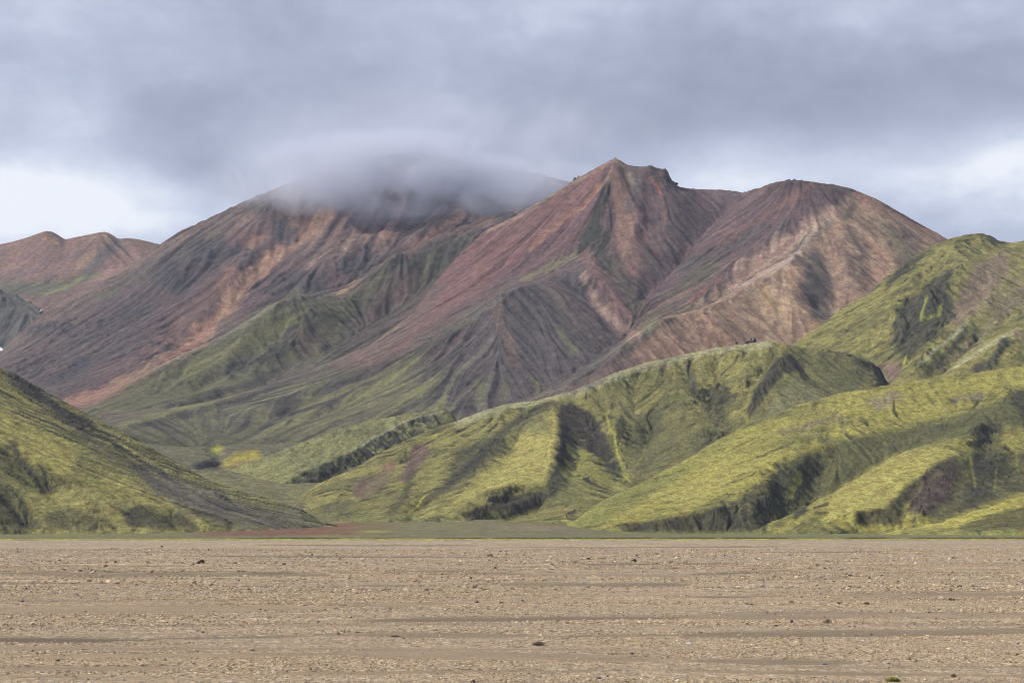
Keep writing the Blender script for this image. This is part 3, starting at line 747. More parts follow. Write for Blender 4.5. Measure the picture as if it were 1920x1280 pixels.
# ------------------------------------------------------------------ what covers each of them
def prep(T, cell, length, fine=60, stepm=4.0):
    T.s1 = T.streaks(cell, length, T.seed + 1, sm=5, stepm=stepm)
    T.s2 = T.streaks(1, fine, T.seed + 2, sm=4, stepm=stepm)
    gX, gY = T.grad(); T.sl = np.hypot(gX, gY); T.gX = gX; T.gY = gY
    T.n1 = fbm(T.X / 70, T.Y / 70, 5, T.seed + 60, 0.6)
    q = T.D.mean() / 1100.0
    T.n2 = 0.8 * fbm(T.X / 16, T.Y / 16, 5, T.seed + 61, 0.6) + 0.6 * fbm(T.X / (5 * q), T.Y / (5 * q), 4, T.seed + 62, 0.65)
    T.cv = (blur(T.h, 5) - T.h)          # positive in hollows


def finish(T, P, k1=0.10, k2=0.10, g=1.0):
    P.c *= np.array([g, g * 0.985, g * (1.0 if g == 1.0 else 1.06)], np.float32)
    f = 1 + k1 * T.s1 + k2 * T.s2
    P.c *= np.clip(f, 0.5, 1.6)[..., None]
    gr = P.c[..., 1] - P.c[..., 0]
    P.c[..., 1] -= np.where(gr > 0, gr * 0.5, 0)
    return np.clip(P.c, 0.012, 0.6)


def paint_peak(T):
    prep(T, 12, 160, 110); s1, s2, n1, n2 = T.s1, T.s2, T.n1, T.n2
    P = Paint(T, (.135, .095, .09), 8, 90)
    P.mixm((.10, .078, .08), ss(n1, -0.1, 0.5) * 0.6)
    # red flank
    P.area((.158, .092, .088), [(1153, 290), (1060, 345), (913, 427), (850, 485), (770, 585), (690, 650), (590, 692), (660, 715), (760, 665), (860, 595), (960, 520), (1085, 445), (1120, 380), (1150, 330)], 16, 0.95, s1, 0.25)
    P.area((.185, .102, .088), [(1100, 340), (980, 430), (860, 520), (780, 600), (860, 560), (1000, 450), (1110, 380)], 22, 0.5, s1, 0.6)
    P.line((.11, .075, .08), [(1110, 395), (1000, 480), (900, 560), (780, 640)], 16, 0.7, s1, 0.5)
    P.line((.26, .20, .15), [(1150, 302), (1060, 353), (960, 412), (915, 436)], 7, 0.7, s2, 0.3)
    P.line((.26, .15, .10), [(1128, 347), (1095, 385), (1050, 420), (990, 470)], 6, 0.7, s2, 0.3)
    P.line((.10, .10, .085), [(820, 545), (780, 600), (700, 660)], 16, 0.4, s1, 0.4)
    # dark moss on the spur
    P.line((0.040, 0.045, 0.040), [(1143, 340), (1122, 390), (1118, 430), (1092, 455), (1088, 478)], 15, 0.85, n2, 0.5)
    P.area((0.043, 0.049, 0.040), [(1110, 430), (1140, 430), (1145, 480), (1150, 520), (1100, 490), (1085, 480)], 12, 0.75, n2, 0.5)
    # hollow below the summit
    P.line((.23, .15, .11), [(1160, 345), (1162, 400), (1175, 460), (1190, 500)], 26, 0.75, s1, 0.4)
    P.line((.17, .105, .095), [(1215, 380), (1200, 450), (1195, 490)], 24, 0.6, s1, 0.4)
    P.line((.19, .165, .11), [(1158, 302), (1172, 325), (1182, 345)], 7, 0.8)
    P.line((.10, .10, .09), [(1190, 320), (1186, 360), (1180, 395)], 9, 0.6, s1, 0.3)
    P.line((.34, .13, .08), [(1219, 330), (1231, 349), (1238, 360)], 4, 0.9)
    P.line((.25, .12, .08), [(1240, 370), (1245, 400), (1242, 420)], 5, 0.5, s1, 0.3)
    P.area((.10, .078, .082), [(1215, 360), (1240, 350), (1275, 380), (1290, 440), (1240, 470), (1210, 420)], 16, 0.6, n2, 0.5)
    P.line((.25, .20, .13), [(1278, 362), (1290, 366)], 7, 0.7)
    P.line((.085, .082, .062), [(1150, 500), (1180, 540), (1190, 590), (1180, 640)], 22, 0.7, n2, 0.4)
    P.line((.09, .085, .065), [(1215, 470), (1205, 540), (1200, 580)], 14, 0.5, s1, 0.4)
    # dark right flank
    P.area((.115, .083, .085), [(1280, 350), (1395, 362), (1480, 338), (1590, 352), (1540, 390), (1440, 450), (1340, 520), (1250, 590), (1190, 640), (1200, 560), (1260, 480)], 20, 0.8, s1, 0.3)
    P.line((.19, .11, .095), [(1520, 350), (1430, 410), (1350, 460)], 16, 0.6, s1, 0.6)
    P.line((.07, .07, .07), [(1430, 420), (1370, 455), (1280, 510)], 13, 0.7, s1, 0.7)
    P.line((.095, .10, .06), [(1330, 500), (1280, 540), (1210, 610)], 24, 0.6, s1, 0.6)
    P.line((.10, .105, .06), [(1360, 545), (1290, 580), (1220, 615)], 12, 0.6, n2, 0.6)
    P.line((.19, .095, .075), [(1440, 450), (1370, 505), (1300, 565)], 9, 0.8, s1, 0.4)
    P.line((.08, .075, .08), [(1470, 425), (1390, 490), (1330, 535)], 10, 0.6, s1, 0.4)
    P.line((.20, .125, .10), [(1350, 520), (1240, 570), (1205, 585)], 5, 0.5, s2, 0.4)
    # pale scree on the lit side of the tan ridge
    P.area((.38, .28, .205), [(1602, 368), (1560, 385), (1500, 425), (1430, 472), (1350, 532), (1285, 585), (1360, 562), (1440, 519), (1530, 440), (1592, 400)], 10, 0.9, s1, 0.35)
    P.line((.22, .14, .11), [(1490, 450), (1400, 512), (1330, 560)], 8, 0.7, s1, 0.5)
    P.line((.36, .29, .23), [(1530, 436), (1480, 487), (1440, 515), (1400, 535)], 7, 0.8, s2, 0.4)
    # its front face
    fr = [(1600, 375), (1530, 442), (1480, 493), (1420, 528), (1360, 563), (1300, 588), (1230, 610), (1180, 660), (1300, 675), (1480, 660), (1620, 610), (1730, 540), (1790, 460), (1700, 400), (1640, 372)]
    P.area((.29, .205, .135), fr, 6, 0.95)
    P.area((.25, .165, .115), [(1180, 640), (1240, 610), (1330, 590), (1420, 640), (1400, 660), (1200, 690)], 16, 0.8, s1, 0.4)
    P.area((.37, .275, .175), [(1370, 565), (1430, 535), (1470, 530), (1490, 600), (1470, 650), (1440, 620)], 14, 0.7, s1, 0.6)
    P.line((.40, .29, .15), [(1425, 540), (1440, 565), (1460, 580)], 12, 0.6, n2, 0.5)
    P.line((.33, .22, .14), [(1480, 510), (1505, 570), (1530, 630)], 9, 0.8, s1, 0.3)
    P.area((.095, .082, .072), [(1508, 480), (1500, 540), (1520, 590), (1537, 605), (1560, 600), (1560, 540), (1545, 480), (1528, 455)], 9, 0.88, n2, 0.3)
    P.area((.15, .11, .10), [(1568, 450), (1580, 560), (1600, 560), (1605, 480), (1590, 440)], 12, 0.5, s1, 0.3)
    P.area((.35, .24, .16), [(1600, 440), (1640, 430), (1680, 480), (1690, 520), (1620, 590), (1600, 590), (1610, 500)], 14, 0.8, s1, 0.3)
    P.line((.36, .28, .20), [(1606, 420), (1612, 480), (1605, 540)], 6, 0.7, s1, 0.3)
    P.area((.085, .09, .06), [(1640, 410), (1690, 440), (1720, 480), (1730, 510), (1700, 520), (1672, 480)], 12, 0.8, n2, 0.4)
    P.line((.11, .105, .07), [(1595, 365), (1605, 385), (1585, 410)], 9, 0.7, n2, 0.4)
    P.line((.10, .095, .08), [(1555, 420), (1490, 470), (1500, 500)], 9, 0.5, n2, 0.5)
    P.line((.30, .19, .13), [(1610, 360), (1680, 398), (1770, 452)], 14, 0.8, s1, 0.4)
    P.line((.12, .095, .08), [(1440, 528), (1490, 545), (1510, 600)], 9, 0.45, n2, 0.4)
    P.line((.09, .085, .07), [(1230, 606), (1200, 640), (1150, 680), (1090, 720)], 12, 0.7, n2, 0.5)
    P.line((.17, .165, .10), [(1230, 602), (1150, 662), (1050, 725), (930, 770)], 7, 0.8, n2, 0.3)
    P.area((.15, .105, .085), [(1170, 660), (1100, 710), (1000, 750), (960, 765), (1080, 745), (1200, 700)], 9, 0.6, n2, 0.5)
    # grey cone
    P.area((.088, .080, .080), [(965, 532), (1030, 530), (1085, 570), (1165, 645), (1100, 705), (1000, 750), (860, 795), (790, 770), (800, 690), (880, 600)], 14, 0.92, s1, 0.2)
    P.area((.075, .075, .078), [(1030, 520), (1085, 490), (1110, 540), (1090, 570)], 12, 0.8)
    P.line((.15, .11, .085), [(935, 575), (945, 620), (965, 680)], 16, 0.55, s1, 0.5)
    P.line((.14, .11, .09), [(1020, 545), (1080, 600), (1130, 650)], 16, 0.5, s1, 0.5)
    P.line((.25, .18, .14), [(1095, 520), (1120, 565), (1165, 610), (1185, 630)], 12, 0.8, s1, 0.5)
    P.line((.19, .115, .10), [(1095, 480), (1130, 530), (1175, 590)], 14, 0.7, s1, 0.5)
    P.line((.17, .175, .09), [(985, 525), (1030, 500), (1080, 478)], 8, 0.6, s1 + s2, 0.6)
    P.line((.16, .155, .13), [(960, 545), (905, 585), (850, 622)], 5, 0.5, n2, 0.4)
    for a in ([(1000, 715), (1010, 740)], [(900, 700), (890, 760)], [(950, 720), (945, 760)], [(1050, 620), (1070, 660)], [(830, 710), (800, 770)]):
        P.line((.12, .125, .06), a, 10, 0.5, s1 * 0.7 + n2 * 0.5, 0.7)
    # fan of moss streaks
    fan = [(960, 535), (900, 580), (800, 660), (850, 700), (800, 780), (860, 800), (700, 840), (400, 860), (200, 860), (190, 800), (330, 765), (430, 738), (520, 708), (610, 675), (700, 690), (820, 620)]
    P.area((.092, .092, .072), fan, 18, 0.9, s1, 0.25)
    m = np.zeros(T.h.shape); py = T.PY; px = T.PP
    zone = ss(px, 1000, 800) * ss(py, 590, 700) + ss(px, 880, 780) * ss(py, 560, 640)
    zone = np.clip(zone, 0, 1)
    P.mixm((.135, .138, .068), zone * ss(s1 * 0.5 + s2 * 0.55 + n1 * 0.15 + (py - 720) / 160, 0.0, 1.1) * 0.8)
    P.mixm((0.040, 0.037, 0.040), zone * ss(-s1 * 0.8 - n1 * 0.6, 0.6, 1.5) * 0.75)
    P.line((0.040, 0.040, 0.043), [(840, 640), (700, 700), (540, 760)], 18, 0.55, s1, 0.8)
    P.line((.17, .18, .07), [(225, 797), (330, 768), (430, 741), (520, 711), (600, 682)], 6, 0.8)
    P.line((0.036, 0.036, 0.037), [(230, 806), (330, 780), (430, 755), (520, 728)], 6, 0.55, s1, 0.3)
    P.area((.19, .19, .065), [(560, 760), (760, 700), (800, 740), (640, 800), (480, 820)], 22, 0.35, s1, 0.9)
    P.mixm((.105, .105, .062), ss(py, 785, 832) * (1 - ss(px, 700, 800)) * 0.75)
    # dark rocky bits
    P.mixm((0.047, 0.043, 0.047), ss(T.sl, 0.85, 1.3) * 0.6)
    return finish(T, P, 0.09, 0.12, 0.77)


def paint_misty(T):
    prep(T, 14, 170, 110); s1, s2, n1, n2 = T.s1, T.s2, T.n1, T.n2
    P = Paint(T, (.115, .085, .085), 10, 90)
    P.mixm((.15, .10, .09), ss(n1, -0.2, 0.6) * 0.7)
    P.area((.115, .102, .09), [(280, 470), (410, 398), (540, 342), (640, 310), (620, 350), (520, 390), (420, 440), (320, 500), (200, 560), (60, 640), (-60, 700), (-60, 660), (150, 540)], 18, 0.85, s1, 0.35)
    P.line((.12, .125, .075), [(420, 440), (300, 500), (180, 560)], 12, 0.5, s1, 0.8)
    P.line((.19, .135, .11), [(400, 410), (300, 470), (170, 545), (60, 610), (0, 650)], 10, 0.6, s1, 0.6)
    P.area((.085, .088, .075), [(250, 590), (100, 660), (0, 690), (0, 740), (120, 730), (240, 640)], 20, 0.6, s1 + n2, 0.5)
    P.area((.20, .12, .10), [(440, 430), (480, 440), (430, 560), (340, 640), (280, 660), (270, 640), (350, 560), (400, 520)], 18, 0.7, s1, 0.4)
    P.line((.20, .12, .095), [(330, 590), (320, 640), (300, 655)], 24, 0.6, n2, 0.5)
    P.line((.10, .09, .095), [(290, 640), (320, 660)], 12, 0.7, n2, 0.5)
    P.line((.20, .13, .105), [(260, 600), (130, 680), (50, 720)], 9, 0.5, s1, 0.7)
    P.area((.070, .064, .072), [(250, 520), (380, 440), (440, 460), (390, 560), (300, 640), (160, 700), (60, 740), (40, 700), (150, 620)], 22, 0.55, s1 * 0.6 + n2 * 0.4, 0.6)
    P.line((.36, .225, .15), [(635, 380), (575, 430), (520, 480), (455, 540), (400, 600), (365, 640)], 19, 0.95, s1, 0.2)
    P.line((.30, .175, .125), [(400, 600), (370, 640), (300, 690), (220, 725), (128, 755)], 15, 0.9, s1, 0.3)
    P.line((.24, .145, .10), [(490, 440), (440, 490), (420, 540)], 11, 0.8, s1, 0.4)
    P.area((.28, .19, .14), [(590, 370), (700, 370), (760, 420), (700, 450), (620, 440), (560, 450)], 24, 0.75, s1, 0.6)
    P.area((.20, .15, .12), [(560, 460), (660, 460), (640, 500), (560, 500)], 20, 0.5, n2, 0.6)
    P.line((.23, .15, .11), [(790, 400), (740, 440), (700, 470)], 10, 0.7, s1, 0.5)
    P.line((.22, .13, .10), [(870, 395), (810, 440), (762, 475)], 13, 0.85, s1, 0.5)
    P.line((.30, .17, .10), [(980, 370), (968, 395)], 6, 0.8)
    P.line((.24, .15, .11), [(960, 392), (900, 420), (860, 440)], 7, 0.7, s1, 0.3)
    P.line((.34, .26, .16), [(737, 481), (700, 508), (660, 535), (615, 560)], 7, 0.9, s2, 0.2)
    P.line((.20, .125, .10), [(740, 490), (690, 530), (640, 556)], 10, 0.7, s1, 0.4)
    for a, w in (([(385, 478), (420, 470), (450, 480)], 28), ([(520, 435), (545, 445)], 20), ([(300, 520), (330, 530)], 22), ([(610, 560), (560, 530), (520, 540)], 30), ([(690, 480), (650, 500), (700, 520)], 26),
                 ([(900, 400), (930, 395), (950, 405)], 18), ([(60, 620), (120, 610), (130, 625)], 14), ([(235, 595), (260, 585)], 10), ([(150, 680), (130, 700), (100, 715)], 14), ([(820, 350), (880, 360), (960, 345)], 28), ([(350, 540), (320, 500)], 20)):
        P.line((.062, .062, .072), a, w, 0.75, n2 + s1 * 0.3, 0.7)
    P.mixm((0.047, 0.043, 0.049), np.clip(T.rg, 0, 1) * ss(n2 + T.cv * 0.6, 0.0, 0.7) * 0.75)
    P.mixm((.17, .15, .14), np.clip(T.rg, 0, 1) * ss(n2, 0.35, 0.8) * 0.4)
    # green shoulder in front
    sh = [(150, 775), (283, 700), (400, 641), (497, 580), (560, 557), (640, 570), (700, 530), (735, 480), (800, 480), (900, 430), (890, 470), (800, 550), (700, 640), (590, 690), (430, 745), (225, 810)]
    P.area((.10, .10, .068), sh, 9, 0.9)
    P.area((0.045, 0.045, 0.042), [(640, 570), (735, 475), (900, 432), (880, 470), (780, 560), (700, 640), (620, 670), (560, 640)], 14, 0.75, n2, 0.5)
    P.area((.145, .10, .09), [(700, 560), (760, 500), (800, 520), (740, 590), (660, 640)], 16, 0.6, n2, 0.5)
    inz = ss(T.PY, 560, 600) * ss(T.PP, 720, 560)
    P.area((.118, .120, .062), sh[:7] + [(620, 640), (430, 730), (225, 800)], 14, 0.7, n1 * 0.6 + n2 * 0.7 + s1 * 0.3, 1.0)
    P.line((.15, .152, .065), [(560, 600), (500, 625), (440, 655), (350, 700)], 14, 0.7, n2 + s1 * 0.3, 0.6)
    P.line((.13, .135, .07), [(640, 590), (638, 610), (625, 600)], 9, 0.5, n2, 0.6)
    P.line((.12, .125, .065), [(810, 480), (800, 500), (775, 530)], 9, 0.4, n2, 0.8)
    P.line((0.040, 0.043, 0.042), [(590, 590), (560, 610), (530, 660), (430, 700)], 13, 0.75, n2 + s1 * 0.3, 0.6)
    P.area((.12, .085, .08), [(540, 640), (600, 600), (610, 640), (560, 670)], 14, 0.6, n2, 0.4)
    P.line((0.036, 0.036, 0.037), [(225, 803), (330, 764), (430, 730), (520, 700)], 9, 0.7, n2, 0.4)
    P.line((.20, .195, .14), [(283, 699), (400, 640), (480, 594), (524, 565)], 4, 0.6, n2, 0.5)
    P.mixm((0.043, 0.042, 0.047), ss(T.sl, 0.95, 1.4) * 0.6)
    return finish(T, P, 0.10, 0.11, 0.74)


def paint_far(T):
    prep(T, 16, 200, 120); s1, n1, n2 = T.s1, T.n1, T.n2
    P = Paint(T, (.20, .13, .10), 6, 80)
    P.mixm((.11, .08, .085), ss(s1 * 0.6 + n1, -0.1, 0.9) * 0.75)
    P.line((.30, .17, .10), [(85, 445), (105, 455)], 7, 0.8); P.line((.30, .2, .12), [(205, 445), (190, 470), (150, 500)], 12, 0.7, s1, 0.4)
    P.line((.085, .085, .085), [(230, 455), (190, 480), (160, 515)], 16, 0.7, n2, 0.3)
    P.area((.25, .16, .12), [(225, 460), (290, 460), (230, 500), (200, 510)], 10, 0.7, s1, 0.4)
    P.area((.085, .09, .06), [(-140, 532), (120, 526), (180, 515), (130, 545), (90, 560), (-140, 556)], 8, 0.9, n2, 0.3)
    P.line((.15, .165, .07), [(75, 553), (120, 540), (150, 522), (185, 512)], 6, 0.9, n2, 0.3)
    P.area((.15, .10, .09), [(80, 560), (150, 540), (250, 520), (200, 560), (80, 600)], 10, 0.8)
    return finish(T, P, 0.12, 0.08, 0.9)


def paint_grey(T):
    prep(T, 12, 120, 90)
    P = Paint(T, (.075, .075, .075), 6, 60)
    P.mixm((.105, .105, .075), ss(T.s1 * 0.6 + T.n1, 0.0, 1.0) * 0.5)
    return finish(T, P, 0.12, 0.08)


MOSS = (.190, .181, .066); MOSS2 = (.098, .102, .042); SOIL = (.026, .025, .026); BROWN = (.12, .085, .075); LICH = (.30, .31, .19)


def mossy(T, P, cover=0.0, dark=0.9, steep=(0.62, 1.0), k=1.0):
    n3 = fbm(T.X / 5.5, T.Y / 5.5, 4, T.seed + 66, 0.65); P.c *= (1 + 0.10 * n3)[..., None]
    s1, n1, n2, s2 = T.s1, T.n1, T.n2, T.s2
    P.mixm(MOSS2, ss(-(n1 * 1.3 + n2 * 0.7 + s1 * 0.25) + 0.3 - cover, 0.0, 0.8) * 0.85 * k)
    P.mixm((.16, .145, .075), ss(n2 * 0.8 - n1 * 0.5 + s2 * 0.2, 0.35, 0.9) * 0.5 * k)
    P.mixm(SOIL, ss(-(n2 * 0.8 + s1 * 0.45 + s2 * 0.25) - cover, 0.5, 1.1) * 0.75 * k)
    P.mixm(SOIL, ss(T.sl + 0.12 * n2 + 0.05 * s1, *steep) * dark)


def paint_mid_right(T):
    prep(T, 7, 70, 40, 2.5); s1, n1, n2 = T.s1, T.n1, T.n2
    P = Paint(T, MOSS, 3.2, 50); P.es = 0.6; P.c *= 0.92
    mossy(T, P, 0.1, 0.7, (0.7, 1.1))
    P.area((.16, .12, .10), [(1830, 500), (1880, 470), (1900, 500), (1850, 560), (1790, 620), (1780, 600), (1800, 550)], 10, 0.75, s1 * 0.4 + n2, 0.7)
    P.area((.17, .135, .10), [(1920, 520), (1960, 560), (1870, 590), (1830, 590), (1870, 540)], 16, 0.5, s1, 0.5)
    P.line((.17, .15, .11), [(1900, 570), (1830, 640), (1760, 690)], 12, 0.5, s1 + n2, 0.5)
    P.area((0.029, 0.031, 0.033), [(1790, 500), (1780, 545), (1790, 590), (1750, 640), (1700, 680), (1670, 640), (1680, 580), (1720, 560), (1750, 520)], 9, 0.8, n2, 0.8)
    P.area((0.031, 0.031, 0.034), [(1660, 530), (1700, 490), (1740, 470), (1725, 490), (1680, 525), (1660, 545)], 5, 0.8, n2, 0.5)
    P.line((.20, .24, .05), [(1735, 560), (1728, 600), (1760, 590), (1765, 570)], 4, 0.8, n2, 0.6)
    P.line((.26, .30, .05), [(1695, 682), (1700, 672)], 4, 0.9)
    P.area((.15, .105, .09), [(1652, 680), (1685, 675), (1688, 705), (1660, 720)], 7, 0.8, n2, 0.3)
    P.line((0.037, 0.037, 0.034), [(1805, 625), (1780, 660), (1735, 700)], 8, 0.7, n2 + s1 * .3, 0.6)
    P.line((0.034, 0.034, 0.033), [(1885, 640), (1860, 680), (1830, 695)], 12, 0.8, n2, 0.5)
    P.line(LICH, [(1900, 622), (1850, 650), (1790, 690)], 5, 0.6, n2, 0.6); P.line(LICH, [(1816, 600), (1790, 628), (1723, 683)], 5, 0.5, n2, 0.6)
    P.line((.21, .15, .12), [(1905, 620), (1930, 650)], 7, 0.7)
    P.line((.09, .095, .055), [(1560, 660), (1620, 675), (1660, 700)], 9, 0.6, n2, 0.5)
    P.line((0.028, 0.028, 0.028), [(1586, 621), (1596, 622)], 2.5, 0.9)
    return finish(T, P, 0.04, 0.05)


def paint_ridge(T):
    prep(T, 5, 60, 36, 2.0); s1, n1, n2, s2 = T.s1, T.n1, T.n2, T.s2
    P = Paint(T, MOSS, 3.2, 40); P.es = 0.6; P.c *= 0.95
    mossy(T, P, 0.0, 0.8, (0.62, 1.0))
    # pale lichen along the crest
    P.line(LICH, [(860, 792), (950, 760), (1080, 733), (1210, 683), (1340, 656), (1440, 642)], 12, 0.55, n2, 0.8)
    P.line((.13, .105, .11), [(1060, 735), (1110, 722), (1130, 712)], 7, 0.6, n2, 0.8)
    P.line((.16, .125, .11), [(1200, 690), (1260, 686)], 5, 0.5, n2, 0.8)
    # wall right of the lit spur: its shade painted dark, moss ribs in it
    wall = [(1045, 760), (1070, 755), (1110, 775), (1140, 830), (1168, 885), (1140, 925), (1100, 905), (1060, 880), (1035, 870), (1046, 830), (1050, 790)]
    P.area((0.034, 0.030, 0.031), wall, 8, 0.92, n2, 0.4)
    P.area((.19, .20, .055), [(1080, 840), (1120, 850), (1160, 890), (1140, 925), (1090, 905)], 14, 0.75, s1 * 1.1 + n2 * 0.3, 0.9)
    P.line((.13, .14, .05), [(1020, 900), (1060, 930), (1100, 945)], 14, 0.7, s1, 0.6)
    P.area((0.034, 0.033, 0.031), [(1040, 872), (1060, 900), (1040, 930), (1020, 915)], 7, 0.7, n2, 0.4)
    for a in ([(1133, 765), (1140, 790), (1150, 815), (1158, 850), (1166, 878)], [(1210, 835), (1204, 860), (1178, 888), (1168, 902)], [(1380, 812), (1398, 795), (1405, 780)]):
        P.line((.24, .28, .05), a, 3.2, 0.85, n2, 0.4)
    P.area((0.035, 0.037, 0.029), [(1165, 775), (1175, 790), (1160, 830), (1150, 800)], 5, 0.85, n2, 0.5)
    P.area((0.035, 0.036, 0.029), [(1195, 780), (1240, 770), (1240, 810), (1215, 840), (1190, 830)], 9, 0.7, n2, 0.7)
    P.area((0.035, 0.035, 0.031), [(1125, 790), (1145, 850), (1165, 880), (1150, 890), (1120, 850), (1110, 800)], 7, 0.7, n2 + s1 * .3, 0.7)
    P.area((.065, .07, .05), [(1285, 680), (1300, 695), (1310, 730), (1300, 750), (1290, 720)], 5, 0.75, n2, 0.5)
    P.area((0.031, 0.033, 0.029), [(1310, 735), (1365, 728), (1380, 750), (1360, 770), (1370, 800), (1340, 800), (1315, 770)], 8, 0.7, n2, 0.8)
    P.area((0.034, 0.035, 0.034), [(1290, 820), (1330, 800), (1365, 812), (1350, 835), (1300, 850)], 7, 0.7, n2, 0.7)
    P.area((0.031, 0.030, 0.030), [(1455, 672), (1480, 665), (1500, 695), (1470, 700), (1440, 735), (1405, 785), (1398, 770), (1425, 715)], 5, 0.85, n2, 0.5)
    P.line((0.031, 0.029, 0.031), [(1480, 670), (1512, 708), (1556, 740)], 7, 0.85, n2, 0.3)
    P.area((.10, .105, .055), [(1490, 655), (1600, 668), (1640, 700), (1600, 740), (1540, 725), (1505, 690)], 10, 0.6, n2, 0.6)
    P.area(LICH, [(1450, 750), (1490, 705), (1530, 730), (1540, 745), (1430, 790)], 8, 0.45, n2, 0.8)
    P.area((0.028, 0.028, 0.031), [(1620, 672), (1650, 680), (1662, 700), (1668, 722), (1650, 725), (1640, 700)], 6, 0.75, n2, 0.8)
    P.area((.11, .09, .075), [(1170, 885), (1230, 850), (1250, 855), (1200, 895)], 9, 0.6, n2, 0.6)
    P.area((.10, .10, .055), [(1100, 750), (1180, 720), (1190, 780), (1130, 780)], 16, 0.4, n2, 0.8)
    P.area((.095, .098, .045), [(1180, 870), (1260, 800), (1330, 770), (1400, 790), (1480, 700), (1540, 720), (1600, 735), (1500, 760), (1430, 792), (1350, 825), (1280, 866), (1200, 905)], 12, 0.6, n2, 0.6)
    P.area((.085, .09, .045), [(1230, 760), (1290, 740), (1290, 800), (1240, 850), (1190, 870), (1180, 810)], 12, 0.55, n2, 0.6)
    # the lit plane: sunlight put into its moss colour
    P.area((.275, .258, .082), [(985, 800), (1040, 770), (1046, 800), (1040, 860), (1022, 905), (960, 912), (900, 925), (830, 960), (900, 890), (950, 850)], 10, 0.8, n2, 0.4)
    P.area((.075, .085, .05), [(950, 795), (1010, 770), (1035, 790), (1030, 810), (980, 815)], 9, 0.55, n2, 0.6)
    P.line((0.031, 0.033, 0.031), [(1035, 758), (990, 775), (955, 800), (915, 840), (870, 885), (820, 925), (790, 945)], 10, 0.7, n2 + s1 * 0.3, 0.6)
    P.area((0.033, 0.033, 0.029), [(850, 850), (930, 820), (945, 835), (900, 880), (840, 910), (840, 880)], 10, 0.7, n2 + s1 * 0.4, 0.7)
    P.line((.27, .31, .045), [(800, 928), (785, 945), (768, 962)], 3, 0.85, n2, 0.3)
    P.area((0.033, 0.031, 0.028), [(870, 965), (930, 935), (1010, 922), (1040, 925), (1010, 950), (940, 975), (880, 980)], 7, 0.9, n2, 0.5)
    P.line((.13, .15, .05), [(945, 960), (900, 978)], 6, 0.6, s1, 0.4)
    # brown scars in the left part
    P.area((.105, .072, .068), [(775, 832), (800, 832), (808, 848), (790, 870), (760, 905), (745, 900), (765, 865)], 6, 0.9, n2, 0.4)
    P.area((.15, .085, .07), [(715, 875), (740, 858), (742, 880), (720, 885)], 4, 0.85)
    P.area((.16, .09, .075), [(668, 915), (682, 902), (685, 920), (668, 932)], 4, 0.85)
    P.area((.095, .072, .062), [(665, 900), (720, 885), (740, 890), (720, 915), (680, 935), (660, 930)], 8, 0.7, n2, 0.5)
    P.area((.075, .082, .05), [(600, 945), (660, 935), (650, 965), (610, 965)], 9, 0.6, n2, 0.5)
    P.line((0.031, 0.034, 0.025), [(770, 890), (760, 930), (735, 960)], 10, 0.6, n2, 0.5)
    P.area((.13, .145, .06), [(590, 975), (700, 965), (860, 975), (1060, 975), (1060, 992), (600, 992)], 9, 0.5, n2, 0.3)
    return finish(T, P, 0.03, 0.05)


def paint_rocky(T):
    prep(T, 5, 50, 30, 2.5); n2 = T.n2
    P = Paint(T, (.17, .18, .075), 4, 30)
    P.mixm((.11, .115, .065), ss(T.n1, -0.2, 0.6) * 0.6)
    P.mixm((0.034, 0.034, 0.036), np.clip(T.rg * 1.3, 0, 1) * ss(n2, -0.45, 0.25) * 0.92)
    P.mixm((.14, .13, .13), np.clip(T.rg, 0, 1) * ss(n2, 0.3, 0.8) * 0.6)
    P.area((.07, .075, .05), [(500, 925), (600, 872), (657, 850), (650, 880), (560, 935)], 7, 0.8, n2, 0.5)
    P.mixm(SOIL, ss(T.sl, 0.7, 1.1) * 0.6)
    P.line((.25, .25, .17), [(660, 846), (740, 800), (790, 779), (833, 771)], 3, 0.6, n2, 0.4)
    return finish(T, P, 0.07, 0.09)


def paint_valley(T):
    prep(T, 8, 60, 40); n2 = T.n2
    P = Paint(T, (.108, .108, .064), 4, 40)
    P.mixm((.08, .08, .062), ss(T.n1 + 0.3 * T.s1, -0.1, 0.6) * 0.6)
    P.mixm((.16, .16, .072), ss(T.PY, 850, 900) * 0.7)
    P.mixm((.065, .066, .046), ss(n2 + 0.3 * T.s1, 0.15, 0.7) * 0.6)
    P.area((.24, .25, .04), [(398, 822), (420, 825), (415, 850), (395, 850)], 5, 0.9, n2, 0.5)
    P.area((.26, .23, .045), [(440, 850), (480, 842), (500, 862), (430, 878), (410, 875)], 6, 0.9, n2, 0.4)
    P.area((.17, .13, .07), [(440, 866), (500, 856), (510, 866), (430, 882)], 5, 0.7)
    P.area((0.028, 0.028, 0.031), [(360, 872), (400, 860), (420, 868), (410, 880), (370, 882)], 4, 0.9)
    P.line((0.028, 0.028, 0.029), [(553, 853), (520, 862), (490, 866)], 3, 0.85); P.line((0.034, 0.034, 0.034), [(375, 830), (400, 836)], 6, 0.7)
    P.line((.08, .08, .065), [(545, 905), (590, 890)], 4, 0.5)
    return finish(T, P, 0.06, 0.08)


